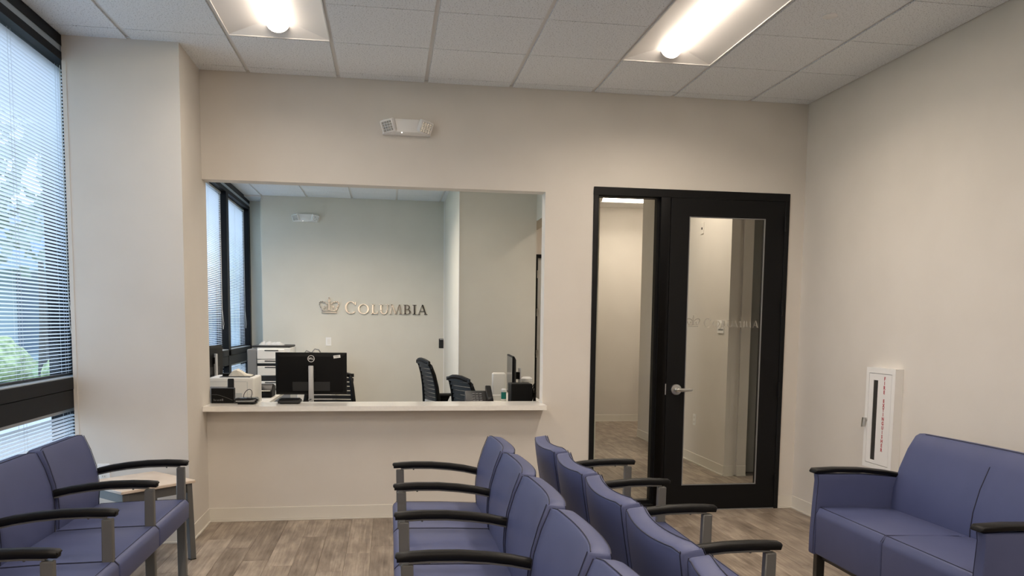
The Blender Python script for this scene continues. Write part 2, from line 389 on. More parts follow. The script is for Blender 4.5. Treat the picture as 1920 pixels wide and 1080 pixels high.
obj('wall_angle', MB().box(XW-0.02, XW+0.0, -2, 5.41, Z-0.002, Z+0.02).box(XL, XR, D-0.018, D, Z+0.006, Z+0.010).box(XR-0.018, XR, 2, D, Z+0.006, Z+0.010).box(XL, XL+0.018, 5.41, D, Z+0.006, Z+0.010).box(XW, XL, 5.392, 5.41, Z+0.006, Z+0.010), GRID, ceil, smooth=False)
chole = [(2.75, 2.75+2*G, 11.085-G, 11.085), (2.3, 2.3+G, 7.0, 7.0+2*G)]
sb = board(MB(), XW-0.02, 1.655, D+T, 9.94, Z+0.012, Z+0.05, osk)
board(sb, 1.815, 4.2, D+T, BACK, Z, Z+0.05, chole)
board(sb, -2.0, XR, -2, R1-6*G, Z+0.012, Z+0.05, [(x, x+G, y, y+2*G) for x, y in rear_trofs])
sb.box(-2.1, -1.727, BACK, 12.1, Z-0.02, Z+0.05)
obj('soffit_board', sb, TRW, ceil, smooth=False)

def troffer(label, x, y, group, along='y', base=Z, power=1.0, drop=0.0):
    t = thing('ceiling_light', label, 'ceiling light', (0, 0, 0), group)
    w, L = G, 2*G; cx, hw = w/2, w/2-0.012; y0, y1 = 0.012, L-0.012; rw = 0.075; rise = 0.06
    fr = MB()
    fr.box(0.004, w-0.004, 0.004, y0, 0, 0.012).box(0.004, w-0.004, y1, L-0.004, 0, 0.012).box(0.004, 0.012, y0, y1, 0, 0.012).box(w-0.012, w-0.004, y0, y1, 0, 0.012)
    obj('frame', fr, GRID, t, smooth=False)
    e = 0.10
    for s in (-1, 1):
        m = MB(); X0 = cx+s*hw; X1 = cx+s*rw
        m.add([(X0, y0, 0.006), (X0, y1, 0.006), (X1, y1-e, rise), (X1, y0+e, rise), (X0, y0, 0.009), (X0, y1, 0.009), (X1, y1-e, rise+0.003), (X1, y0+e, rise+0.003)],
              [(0,1,2,3),(4,7,6,5),(0,4,5,1),(1,5,6,2),(2,6,7,3),(3,7,4,0)])
        obj('reflector', m, TRW, t, smooth=False)
    for a, b in ((y0, y0+e), (y1, y1-e)):
        m = MB()
        m.add([(cx-hw, a, 0.006), (cx+hw, a, 0.006), (cx+rw, b, rise), (cx-rw, b, rise), (cx-hw, a, 0.009), (cx+hw, a, 0.009), (cx+rw, b, rise+0.003), (cx-rw, b, rise+0.003)],
              [(0,1,2,3),(4,7,6,5),(0,4,5,1),(1,5,6,2),(2,6,7,3),(3,7,4,0)])
        obj('end_plate', m, TRW, t, smooth=False)
    n = 12; R = 0.068; ya, yb = y0+0.075, y1-0.075
    ring = lambda yy, q: [(cx+q*R*math.cos(PI+PI*k/n), yy, rise+0.012-drop+q*R*0.92*math.sin(PI+PI*k/n)) for k in range(n+1)]
    obj('lens', MB().sweep([ring(ya, 0.80), ring(ya+0.004, 0.93), ring(ya+0.014, 1), ring(yb-0.014, 1), ring(yb-0.004, 0.93), ring(yb, 0.80)]), LENS, t)
    obj('end_cap', MB().sweep([ring(ya-0.012, 1.06), ring(ya+0.0, 1.06)]), TRW, t)
    obj('end_cap', MB().sweep([ring(yb, 1.06), ring(yb+0.012, 1.06)]), TRW, t)
    la = bpy.data.lights.new('lamp', 'AREA'); la.shape = 'RECTANGLE'; la.size = 0.05; la.size_y = L-0.26
    la.energy = LAMP_W*power; la.color = LAMP_COL[:3]; la.spread = math.radians(152)
    lo = bpy.data.objects.new('lamp', la); C.objects.link(lo); lo.parent = t; lo.location = (cx, L/2, rise+0.012-drop-R*0.92-0.003)
    if along == 'x': t.rotation_euler = (0, 0, -PI/2)
    t.location = (x, y, base)
    return t
troffer('recessed light with glowing round lens over the reception opening', trofs[0][0], trofs[0][1], 'ceiling lights', power=0.5)
troffer('recessed light with glowing round lens in front of the glass door', trofs[1][0], trofs[1][1], 'ceiling lights')
troffer('recessed light over the window end of the middle chairs', trofs[2][0], trofs[2][1], 'ceiling lights', power=0.7)
troffer('recessed light over the loveseat', trofs[3][0], trofs[3][1], 'ceiling lights')
troffer('unseen recessed light behind the camera, added to brighten the wall mirrored in the sign', *rear_trofs[0], 'ceiling lights', power=2.6)  # added lamp, overdriven so the rear wall mirrors bright in the sign
troffer('unseen recessed light behind the camera, added to brighten the room', *rear_trofs[1], 'ceiling lights')
troffer('recessed light in the office over the window desk', osk[0][0], 8.7, 'ceiling lights', base=Z-0.002, power=2.6)
troffer('recessed light in the office over the desk chairs', osk[1][0], 6.6, 'ceiling lights', base=Z-0.002, power=0.55)
troffer('recessed light at the far end of the corridor', 2.75, 11.085, 'ceiling lights', along='x', base=Z-0.014, power=0.6, drop=0.045)
troffer('unseen recessed light behind the glass door, added to light the corridor wall', 2.3, 7.0, 'ceiling lights', base=Z-0.014, power=0.55)  # hidden lamp added to light the corridor wall
sc = thing('sprinkler_cover', 'flat white round cover plate set in a ceiling tile', 'ceiling cover', (2.39, 4.28, Z))
obj('cover_plate', MB().lathe([(0.0, -0.006), (0.036, -0.006), (0.041, -0.004), (0.041, 0.0)], (2.39, 4.28, Z), 28), WHITEP, sc)

# ------------------------------------------------------------------ windows and blinds
def window(name, y0, y1, label, jamb0=0.06, jamb1=0.06):
    w = struct(name, label=label)
    x0, x1 = -2.09, XW
    obj('header', MB().box(x0, x1, y0, y1, 3.085, Z+0.05).box(x0, x1, y0, y1, 2.995, 3.043), WINBLK, w, smooth=False)
    obj('header_strip', bx(x0, x1-0.008, y0, y1, 3.043, 3.085), STRIPM, w, smooth=False)
    obj('transom', MB().box(x0, x1, y0, y1, 1.003, 1.075).box(x0, x1-0.004, y0, y1, 0.885, 1.0), WINBLK, w, bevel=0.002, seg=1)
    obj('sill', bx(x0, x1-0.006, y0, y1, 1.076, 1.082), STRIPM, w, smooth=False)
    obj('bottom_rail', bx(x0, x1, y0, y1, 0, 0.12), WINBLK, w, smooth=False)
    if jamb0: obj('jamb', bx(x0, x1, y0, y0+jamb0, 0.12, 2.995), WINBLK, w, smooth=False)
    if jamb1: obj('jamb', bx(x0, x1, y1-jamb1, y1, 0.12, 2.995), WINBLK, w, smooth=False)
    g0, g1 = y0+jamb0, y1-jamb1
    obj('pane', bx(-2.070, -2.064, g0, g1, 1.0, 3.0), WGLASS, w, smooth=False)
    obj('pane', bx(-2.070, -2.064, g0, g1, 0.12, 0.89), WGLASS, w, smooth=False)
    return w
def slat_mesh(L, tilt, w=0.025):
    n = 4; pts = []
    for k in range(n+1):
        a = -w/2+w*k/n; b = 0.0018*(1-(2*k/n-1)**2)
        pts.append((a*math.cos(tilt)-b*math.sin(tilt), a*math.sin(tilt)+b*math.cos(tilt)))
    vs = [(p[0], 0, p[1]) for p in pts]+[(p[0], L, p[1]) for p in pts]
    return MB().add(vs, [(k, k+1, n+2+k, n+1+k) for k in range(n)]).mesh('slat', SLAT)
def blind(label, y0, y1, z0, z1, tilt, group, joined=False, cords=True, x=-2.025, pitch=0.0215):
    t = thing('window_blind', label, 'blind', (x, y0, z0), group)
    obj('headrail', bx(x-0.018, x+0.018, y0, y1, z1-0.028, z1), SILV, t, bevel=0.003, seg=1)
    obj('bottom_rail', bx(x-0.013, x+0.013, y0, y1, z0, z0+0.012), DPL, t, bevel=0.003, seg=1)
    sm = slat_mesh(y1-y0-0.006, tilt); n = int((z1-0.035-z0-0.012)/pitch)
    if joined:
        m = MB()
        for i in range(n): m.add([(v.co.x, v.co.y+0.003, v.co.z+0.025+i*pitch) for v in sm.vertices], [tuple(p.vertices) for p in sm.polygons])
        o = link('slats', m.mesh('slats', SLAT), t); o['kind'] = 'stuff'
    else:
        for i in range(n): link('slat', sm, t, (0, 0.003, 0.025+i*pitch))
    L = y1-y0; ys = [0.14, L*0.5, L-0.14]
    lad = MB()
    for yy in ys:
        for dx in (-0.013, 0.013): lad.tube([(x+dx, y0+yy, z0+0.01), (x+dx, y0+yy, z1-0.02)], 0.0008, 4)
        lad.tube([(x+0.016, y0+yy+0.03, z0+0.01), (x+0.016, y0+yy+0.03, z1-0.02)], 0.0007, 4)
    obj('ladder_cord', lad, CORD, t)
    if cords:
        zc = 1.45
        path = [(x+0.024, y1-0.09, z1-0.03), (x+0.024, y1-0.09, zc+0.12), (x+0.03, y1-0.06, zc), (x+0.03, y1-0.03, zc-0.06), (x+0.026, y1-0.06, zc-0.12), (x+0.024, y1-0.085, zc-0.05), (x+0.024, y1-0.095, zc+0.15), (x+0.024, y1-0.097, z1-0.03)]
        obj('pull_cord', MB().tube(path, 0.0016, 5), WPL, t)
    return t
UT, LT = math.radians(18), math.radians(-20)
window('window_1', 4.0, 5.70, 'tall black framed window beside the pier', 0.06, 0.09)
window('window_2', 2.45, 4.0, 'black framed window nearer the camera', 0.06, 0.06)
blind('white mini blind in the tall window beside the pier', 4.07, 5.605, 1.085, 3.03, UT, 'waiting room blinds')
blind('low white mini blind behind the chairs under the window rail', 4.07, 5.605, 0.13, 0.88, LT, 'waiting room blinds', cords=False)
blind('white mini blind in the window bay before the last one', 2.52, 3.93, 1.085, 3.03, UT, 'waiting room blinds', joined=True)
blind('low mini blind in the window bay before the last one', 2.52, 3.93, 0.13, 0.88, LT, 'waiting room blinds', joined=True, cords=False)
window('window_3', 10.47, 12.1, 'far black framed office window', 0.07, 0.10)
window('window_4', 8.85, 10.47, 'middle black framed office window', 0.07, 0.07)
window('window_5', 6.25, 8.85, 'office window behind the pier', 0.07, 0.07)
blind('white mini blind in the farthest office window', 10.56, 11.98, 1.085, 2.99, UT, 'office blinds', joined=True)
blind('low mini blind in the farthest office window', 10.56, 11.98, 0.13, 0.88, LT, 'office blinds', joined=True, cords=False)
blind('white mini blind in the office window next to the opening', 8.93, 10.39, 1.085, 2.99, UT, 'office blinds', joined=True)
blind('low mini blind in the office window next to the opening', 8.93, 10.39, 0.13, 0.88, LT, 'office blinds', joined=True, cords=False)
blind('long mini blind of the office window hidden by the pier', 6.33, 8.77, 1.085, 2.99, UT, 'office blinds', joined=True, cords=False)
# outdoors
struct('ground_outside', bx(-80, -2.25, -30, 90, -0.4, -0.3), LAWN, 'lawn outside the windows', smooth=False)
struct('bounce_slab_outside', bx(-9, -2.25, -10, 33, -0.3, -0.285), mat('pale_bounce', (0.46, 0.46, 0.45), 0.8), 'pale slab outside the windows, added to bounce light up to the blinds', smooth=False)  # unseen pale slab added to bounce daylight up to slats and ceiling
def shrub(x, y, rr, h, seed, label):
    rg = random.Random(seed); m = MB(); n, k = 14, 8; vs = []
    for j in range(k+1):
        for i in range(n):
            a, b = 2*PI*i/n, -0.3+(PI/2+0.3)*j/k; q = rr*(0.85+0.3*rg.random())
            vs.append((x+q*math.cos(a)*math.cos(b), y+q*math.sin(a)*math.cos(b), -0.3+h*0.3+h*0.7*math.sin(b)*(0.9+0.2*rg.random())))
    fs = [(j*n+i, j*n+(i+1) % n, (j+1)*n+(i+1) % n, (j+1)*n+i) for j in range(k) for i in range(n)]
    return tag(obj('shrub', m.add(vs, fs), LEAF), label, 'shrub', 'shrubs outside the window')
for i in range(5): shrub(-7.6-i*2.6, 22+0.8*math.sin(i*2.1), 1.0, 1.0+0.25*math.sin(i*1.7), i, ('low green shrub nearest the pier on the lawn', 'second low shrub from the pier on the lawn', 'middle one of the five low shrubs on the lawn', 'fourth low shrub from the pier on the lawn', 'low green shrub farthest from the pier on the lawn')[i])
bl = thing('office_building', 'pale bluish building with dark glass bays beyond the blinds', 'building', (-22, 36, -0.3))
obj('wall', bx(-44, -5, 36, 46, -0.3, 6.0), BWHITE, bl, smooth=False)
obj('canopy', bx(-44, -5, 34.6, 36, 3.3, 3.9), BWHITE, bl, smooth=False)
for i in range(11): obj('glass_bay', bx(-43+i*3.5, -41.9+i*3.5+0.2, 35.9, 36.0, 0.0, 3.2), BBLUE, bl, smooth=False)

def tree(x, y, h, rr, seed, label):
    t = thing('tree', label, 'tree', (x, y, -0.3), 'trees outside the window'); rg = random.Random(seed)
    obj('trunk', MB().tube([(x, y, -0.3), (x+0.05, y, 1.2), (x, y+0.1, h*0.6)], [0.16, 0.12, 0.07], 8), DARKM, t)
    vs = []; fs = []
    for q in range(260):
        a, b, k = 2*PI*rg.random(), math.asin(2*rg.random()-1), rr*(0.45+0.6*rg.random())
        c = Vector((x+k*math.cos(a)*math.cos(b), y+k*math.sin(a)*math.cos(b), h-0.3+1.15*k*math.sin(b))); n = Vector((rg.random()-.5, rg.random()-.5, rg.random()-.5)).normalized(); e = n.orthogonal().normalized(); g = n.cross(e); w = 0.32
        o = len(vs); vs += [tuple(c+e*w), tuple(c+g*w*0.7), tuple(c-e*w), tuple(c-g*w*0.7)]; fs.append((o, o+1, o+2, o+3))
    o = obj('foliage', MB().add(vs, fs), FOLI, t, smooth=False); o['kind'] = 'stuff'
for i, (x, y, h, rr) in enumerate(((-4.6, 27.5, 5.4, 2.2), (-10.2, 26.0, 5.6, 2.3), (-15.8, 27.5, 5.6, 2.3), (-21.4, 26.0, 5.4, 2.2))): tree(x, y, h, rr, i+40, ('leafy tree nearest the pier among the trees outside', 'second leafy tree from the pier outside the blinds', 'third leafy tree from the pier outside the blinds', 'leafy tree farthest from the pier outside')[i])

# ------------------------------------------------------------------ door with sidelight
d = struct('door_1', label='black framed glass door with a sidelight')
fy0, fy1 = D-0.012, D+T+0.012
fm = MB()
fm.box(DX0, DX1, fy0, fy1, 2.406, DZ); fm.box(DX0, 1.545, fy0, fy1, 0, 2.406); fm.box(3.028, DX1, fy0, fy1, 0, 2.406)
fm.box(2.030, 2.104, fy0, fy1, 0, 2.406); fm.box(1.545, 2.030, fy0, fy1, 0, 0.055)
obj('frame', fm, BLACKM, d, bevel=0.002, seg=1)
sg = MB()
for a in ((1.545, 2.030, 2.402, 2.406), (1.545, 2.030, 0.055, 0.08), (1.545, 1.553, 0.08, 2.402), (2.010, 2.030, 0.08, 2.402)): sg.box(a[0], a[1], D+0.03, D+0.09, a[2], a[3])
obj('glazing_stop', sg, BLACKM, d, smooth=False)
obj('pane', bx(1.55, 2.02, D+0.055, D+0.061, 0.07, 2.40), GLASS, d, smooth=False)
dy0, dy1 = D-0.010, D+0.036
lf = MB()
lf.box(2.108, 2.255, dy0, dy1, 0.01, 2.403).box(2.868, 3.024, dy0, dy1, 0.01, 2.403).box(2.255, 2.868, dy0, dy1, 2.268, 2.403).box(2.255, 2.868, dy0, dy1, 0.01, 0.2)
leaf = obj('door_leaf', lf, BLACKM, d, smooth=False)
obj('pane', bx(2.25, 2.873, D+0.008, D+0.015, 0.195, 2.273), GLASS, leaf, smooth=False)
bd = MB()
for a in ((2.255, 2.868, 2.262, 2.268), (2.255, 2.868, 0.2, 0.206), (2.255, 2.261, 0.206, 2.262), (2.862, 2.868, 0.206, 2.262)): bd.box(a[0], a[1], D-0.013, D+0.0, a[2], a[3])
obj('glazing_bead', bd, GPL, leaf, smooth=False)
for hz in (0.22, 0.95, 1.585, 2.23):
    obj('hinge', MB().lathe([(0.0, -0.057), (0.008, -0.055), (0.008, 0.055), (0.0, 0.057)], (3.026, D-0.022, hz), 10), BLACKM, d)
hx, hz = 2.187, 0.951
obj('handle', MB().lathe([(0.0, D-0.012), (0.012, D-0.05), (0.016, D-0.046), (0.018, D-0.024), (0.040, D-0.022), (0.044, D-0.016), (0.044, D-0.010)], (hx, 0, hz), 24, 'y')
    .sweep([[(hx+s_, D-0.056+dd-0.010, hz-w_), (hx+s_, D-0.056+dd+0.004, hz-w_), (hx+s_, D-0.056+dd+0.008, hz), (hx+s_, D-0.056+dd+0.004, hz+w_), (hx+s_, D-0.056+dd-0.010, hz+w_), (hx+s_, D-0.056+dd-0.014, hz)] for s_, dd, w_ in ((-0.012, 0.004, 0.010), (0.0, 0, 0.013), (0.03, -0.002, 0.013), (0.07, -0.001, 0.012), (0.10, 0.004, 0.010), (0.118, 0.012, 0.007))]), CHROME, leaf)
obj('strike', bx(2.098, 2.106, fy0-0.002, fy0+0.002, 0.912, 0.997), CHROME, d, smooth=False)
obj('threshold', bx(2.104, 3.028, D-0.01, D+T, 0.0, 0.007), GPL, d, smooth=False)

# ------------------------------------------------------------------ sign lettering (serif capitals, crown)
def arc(cx, cyy, rx, ry, tx, ty, a0, a1, n=22):
    q = []
    for i in range(n):
        a, b = math.radians(a0+(a1-a0)*i/n), math.radians(a0+(a1-a0)*(i+1)/n)
        o = lambda t: (cx+rx*math.cos(t), cyy+ry*math.sin(t)); k = lambda t: (cx+(rx-tx)*math.cos(t), cyy+(ry-ty)*math.sin(t))
        q.append([o(a), o(b), k(b), k(a)])
    return q
def rect(x0, y0, x1, y1): return [[(x0, y0), (x1, y0), (x1, y1), (x0, y1)]]
def para(x0, y0, x1, y1, w): return [[(x0-w/2, y0), (x0+w/2, y0), (x1+w/2, y1), (x1-w/2, y1)]]
def stroke(pts, w):
    q = []
    for i in range(len(pts)-1):
        (a, b), (c, dd) = pts[i], pts[i+1]; L = math.hypot(c-a, dd-b); nx, ny = -(dd-b)/L*w/2, (c-a)/L*w/2
        ex, ey = (c-a)/L*w*0.25, (dd-b)/L*w*0.25
        q.append([(a+nx-ex, b+ny-ey), (a-nx-ex, b-ny-ey), (c-nx+ex, dd-ny+ey), (c+nx+ex, dd+ny+ey)])
    return q
def columbia():
    h = 146; t = 22; th = 8; L = []
    # C (tall)
    c = arc(615, 91, 86, 94, 26, 8, 42, 318, 30)+[[(672, 128), (692, 138), (694, 180), (684, 180)]]
    L.append(c)
    L.append(arc(805, 73, 84, 77, 25, 8, 0, 360, 32))
    L.append(rect(935, 0, 957, h)+rect(918, h-7, 975, h)+rect(918, 0, 1008, 8)+[[(1000, 0), (1018, 0), (1022, 42), (1012, 42)]])
    L.append(rect(1058, 50, 1080, h)+rect(1160, 50, 1169, h)+arc(1113.5, 56, 55.5, 60, 20, 10, 180, 360, 18)+rect(1040, h-7, 1098, h)+rect(1140, h-7, 1188, h))
    L.append(para(1212, 0, 1232, h, 9)+para(1236, h, 1290, 0, 22)+para(1290, 0, 1346, h, 9)+para(1368, 0, 1350, h, 22)+rect(1196, 0, 1230, 7)+rect(1345, 0, 1390, 7)+rect(1218, h-7, 1242, h))
    L.append(rect(1425, 0, 1447, h)+rect(1408, 0, 1470, 7)+rect(1408, h-7, 1470, h)+arc(1466, 109, 42, 37, 20, 7, -90, 90, 14)+arc(1468, 39, 53, 39, 22, 7, -90, 90, 14)+rect(1440, 71, 1468, 78))
    L.append(rect(1567, 0, 1589, h)+rect(1549, 0, 1607, 7)+rect(1549, h-7, 1607, h))
    L.append(para(1642, 0, 1696, h, 9)+para(1750, 0, 1700, h+4, 23)+rect(1662, 46, 1732, 54)+rect(1624, 0, 1662, 7)+rect(1728, 0, 1776, 7))
    cr_ = rect(182, 4, 405, 22)+rect(190, 34, 398, 46)
    for s in (-1, 1):
        X = lambda x: 293+s*x
        arch = [(X(100), 40), (X(124), 90), (X(143), 135), (X(140), 160), (X(122), 174), (X(95), 176), (X(60), 165), (X(22), 140)]
        cr_ += stroke(arch, 15)
        cr_ += stroke([(X(22), 140), (X(30), 110), (X(36), 80), (X(34), 50)], 7)
        cr_ += arc(X(62), 98, 15, 17, 14.9, 16.9, 0, 360, 10)
        cr_ += stroke([(X(62), 82), (X(82), 70), (X(80), 46)], 8)
    cr_ += [[(272, 40), (314, 40), (306, 100), (304, 165), (282, 165), (280, 100)]]
    cr_ += [[(293, 158), (318, 188), (304, 212), (293, 218), (282, 212), (268, 188)]]
    cr_ += rect(288, 214, 298, 246)+rect(281, 228, 305, 238)
    return L, cr_
LET, CRN = columbia()
def sign(name, label, cat, x0, z0, s, y, m, dep, parent=None):
    if parent is None: t = thing(name, label, cat, (x0, y, z0)); 
    else: t = parent
    M = lambda a, b, w: (x0+(a-140)*s, y-w, z0+b*s)
    if parent is None:
        obj('crown_emblem', MB().quads2d(CRN, M, dep), m, t, smooth=False)
        for q in LET: obj('letter', MB().quads2d(q, M, dep), m, t, smooth=False)
    else:
        mm = MB()
        mm.quads2d(CRN, M, dep)
        for q in LET: mm.quads2d(q, M, dep)
        obj(name, mm, m, t, smooth=False)
sign('wall_sign', 'polished metal lettering with a crown emblem on the office wall', 'sign', -0.968, 1.552, 0.000922, BACK-0.008, SIGNM, 0.016)
sign('lettering', None, None, 2.262, 1.434, 0.0003625, D+0.008, FROST, 0.0006, parent=leaf)

# ------------------------------------------------------------------ emergency lights, plates, extinguisher
def emergency(label, x, z, y):
    t = thing('emergency_light', label, 'emergency light', (x, y, z), 'emergency lights')
    w, h = 0.15, 0.115
    body = MB().sweep([[(x-w-0.02, y, z-h/2), (x+w+0.02, y, z-h/2), (x+w+0.02, y, z+h/2-0.01), (x-w-0.02, y, z+h/2-0.01)],
                       [(x-w-0.015, y-0.03, z-h/2), (x+w+0.015, y-0.03, z-h/2), (x+w+0.015, y-0.03, z+h/2-0.012), (x-w-0.015, y-0.03, z+h/2-0.012)],
                       [(x-0.075, y-0.075, z-h/2+0.01), (x+0.075, y-0.075, z-h/2+0.01), (x+0.075, y-0.075, z+h/2-0.015), (x-0.075, y-0.075, z+h/2-0.015)]])
    obj('housing', body, WHITEP, t, bevel=0.004, seg=2)
    for s in (-1, 1):
        hm = MB().box(-0.052, 0.052, -0.022, 0.02, -0.046, 0.046)
        o = link('lamp_head', hm.mesh('lamp_head', WHITEP, 0.012, 2), t)
        lm = MB()
        for i in range(4):
            for j in range(4):
                a, b = -0.039+0.0195*(i+0.5)+0.0, -0.036+0.018*(j+0.5)
                a, b = -0.039+0.0195*i+0.00975, -0.036+0.018*j+0.009
                lm.add([(a-0.009, -0.023, b-0.0085), (a+0.009, -0.023, b-0.0085), (a+0.009, -0.023, b+0.0085), (a-0.009, -0.023, b+0.0085), (a, -0.029, b)], [(0,1,4), (1,2,4), (2,3,4), (3,0,4), (3,2,1,0)])
        link('reflector', lm.mesh('reflector', REFLK, smooth=False), o)
        o.location = (s*0.128, -0.064, -0.006); o.rotation_euler = (math.radians(22), math.radians(8*s), math.radians(30*s))
    obj('indicator', MB().lathe([(0, -0.002), (0.004, -0.002), (0.004, 0.003)], (x-0.035, y-0.072, z-h/2+0.006), 8), LEDM, t)
    return t
emergency('white twin-head emergency light on the wall above the reception opening', 0.127, 2.825, D)
emergency('white twin-head emergency light on the office wall above the metal sign', -1.13, 2.86, BACK)
def plate(name, label, cat, c, n, w, h, m=WHITEP, kind='outlet'):
    t = thing(name, label, cat, c)
    x, y, z = c
    ux, uy = (1, 0) if n[1] else (0, 1)
    def slab(a0, a1, z0, z1, d0, d1):
        if n[1]: return bx(x+a0, x+a1, y-d1, y-d0, z+z0, z+z1)
        return bx(x-d1, x-d0, y+a0, y+a1, z+z0, z+z1)
    obj('plate', slab(-w/2, w/2, -h/2, h/2, 0, 0.006), m, t, bevel=0.002, seg=1)
    if kind == 'outlet':
        for q in (-0.024, 0.024):
            obj('receptacle', slab(-0.017, 0.017, q-0.014, q+0.014, 0.006, 0.008), WPL, t, smooth=False)
            for a in (-0.007, 0.005): obj('slot', slab(a, a+0.002, q-0.004, q+0.006, 0.008, 0.0084), BPL, t, smooth=False)
    elif kind == 'switch': obj('rocker', slab(-0.017, 0.017, -0.034, 0.034, 0.006, 0.010), WPL, t, bevel=0.002, seg=1)
    elif kind == 'reader':
        obj('bezel', slab(-w/2+0.006, w/2-0.006, -h/2+0.012, h/2-0.02, 0.006, 0.020), GLOSSB, t, bevel=0.004, seg=1)
        obj('light_bar', slab(-w/2+0.012, w/2-0.012, h/2-0.014, h/2-0.008, 0.006, 0.008), WHITEP, t, smooth=False)
    elif kind == 'label':
        obj('rocker', slab(-0.02, 0.02, -0.01, 0.035, 0.006, 0.010), WPL, t, smooth=False)
        obj('label_strip', slab(-w/2+0.01, w/2-0.03, -0.034, -0.022, 0.006, 0.007), GPL, t, smooth=False)
    elif kind == 'sensor':
        obj('eye', slab(-0.012, 0.012, -0.014, 0.01, 0.006, 0.012), DPL, t, bevel=0.003, seg=1)
    return t
plate('light_switch', 'white light switch on the office wall below the metal sign', 'switch', (-0.84, BACK, 1.157), (0, 1), 0.075, 0.118, kind='switch')
plate('card_reader', 'black card reader on the office wall by the corner', 'card reader', (0.742, BACK, 1.144), (0, 1), 0.07, 0.135, BPL, 'reader')
plate('wall_outlet', 'white outlet low on the pier behind the chair arm', 'outlet', (-1.79, 5.41, 0.47), (0, 1), 0.072, 0.116)
plate('wall_outlet', 'white outlet low on the corridor wall behind the glass door', 'outlet', (XR-0.003, 8.083, 0.456), (1, 0), 0.072, 0.118)
plate('wall_sensor', 'small beige sensor high on the corridor wall', 'sensor', (XR-0.003, 8.03, 2.44), (1, 0), 0.075, 0.118, WALL, 'sensor')
plate('labelled_switch', 'white switch plate with a dark label strip on the corridor wall', 'switch', (XR-0.003, 7.48, 1.435), (1, 0), 0.15, 0.125, kind='label')

def cabinet():
    x0, y0, y1, z0, z1 = 3.138, 4.626, 4.936, 0.527, 1.187
    t = thing('extinguisher_cabinet', 'white metal fire extinguisher cabinet on the wall beside the loveseat', 'cabinet', (XR, (y0+y1)/2, z0))
    b = MB().box(x0+0.002, XR, y0, y1, z0, z0+0.02).box(x0+0.002, XR, y0, y1, z1-0.02, z1).box(x0+0.002, XR, y0, y0+0.02, z0+0.02, z1-0.02).box(x0+0.002, XR, y1-0.02, y1, z0+0.02, z1-0.02).box(XR-0.01, XR, y0+0.02, y1-0.02, z0+0.02, z1-0.02)
    b.box(x0-0.004, x0+0.002, y0, y1, z0, z0+0.03).box(x0-0.004, x0+0.002, y0, y1, z1-0.036, z1).box(x0-0.004, x0+0.002, y0, y0+0.034, z0+0.03, z1-0.036).box(x0-0.004, x0+0.002, y1-0.032, y1, z0+0.03, z1-0.036)
    obj('body', b, WHITEP, t, smooth=False)
    a0, a1, c0, c1 = y0+0.037, y1-0.034, z0+0.033, z1-0.039
    g0, g1, h0, h1 = 4.806, 4.855, 0.583, 1.106
    dm = MB().box(x0-0.003, x0+0.003, a0, g0, c0, c1).box(x0-0.003, x0+0.003, g1, a1, c0, c1).box(x0-0.003, x0+0.003, g0, g1, c0, h0).box(x0-0.003, x0+0.003, g0, g1, h1, c1)
    dr = obj('door', dm, WHITEP, t, smooth=False)
    obj('pane', bx(x0, x0+0.002, g0, g1, h0, h1), SCREEN, dr, smooth=False)  # opaque pane; shade of the cabinet interior put into its dark colour
    hd = MB().prism([(4.908, 0.851), (4.924, 0.851), (4.930, 0.789), (4.918, 0.789)], x0-0.03, x0-0.012, 'x').box(x0-0.014, x0-0.003, 4.906, 4.922, 0.838, 0.851)
    obj('handle', hd, CHROME, dr)
    txt = 'FIRE EXTINGUISHER'; n = len(txt); zt, zb = 1.134, 0.646; p = (zt-zb)/n
    mm = MB()
    for i, ch in enumerate(txt):
        if ch == ' ': continue
        me = text_mesh(ch, 0.0315, RED, 0.0003, off=0.0011)
        zz = zt-(i+1)*p+0.004
        mm.add([(x0-0.0036-v.co.z, 4.735-v.co.x*0.95, zz+v.co.y) for v in me.vertices], [tuple(q.vertices) for q in me.polygons])
        bpy.data.meshes.remove(me)
    obj('lettering', mm, RED, dr, smooth=False)
cabinet()

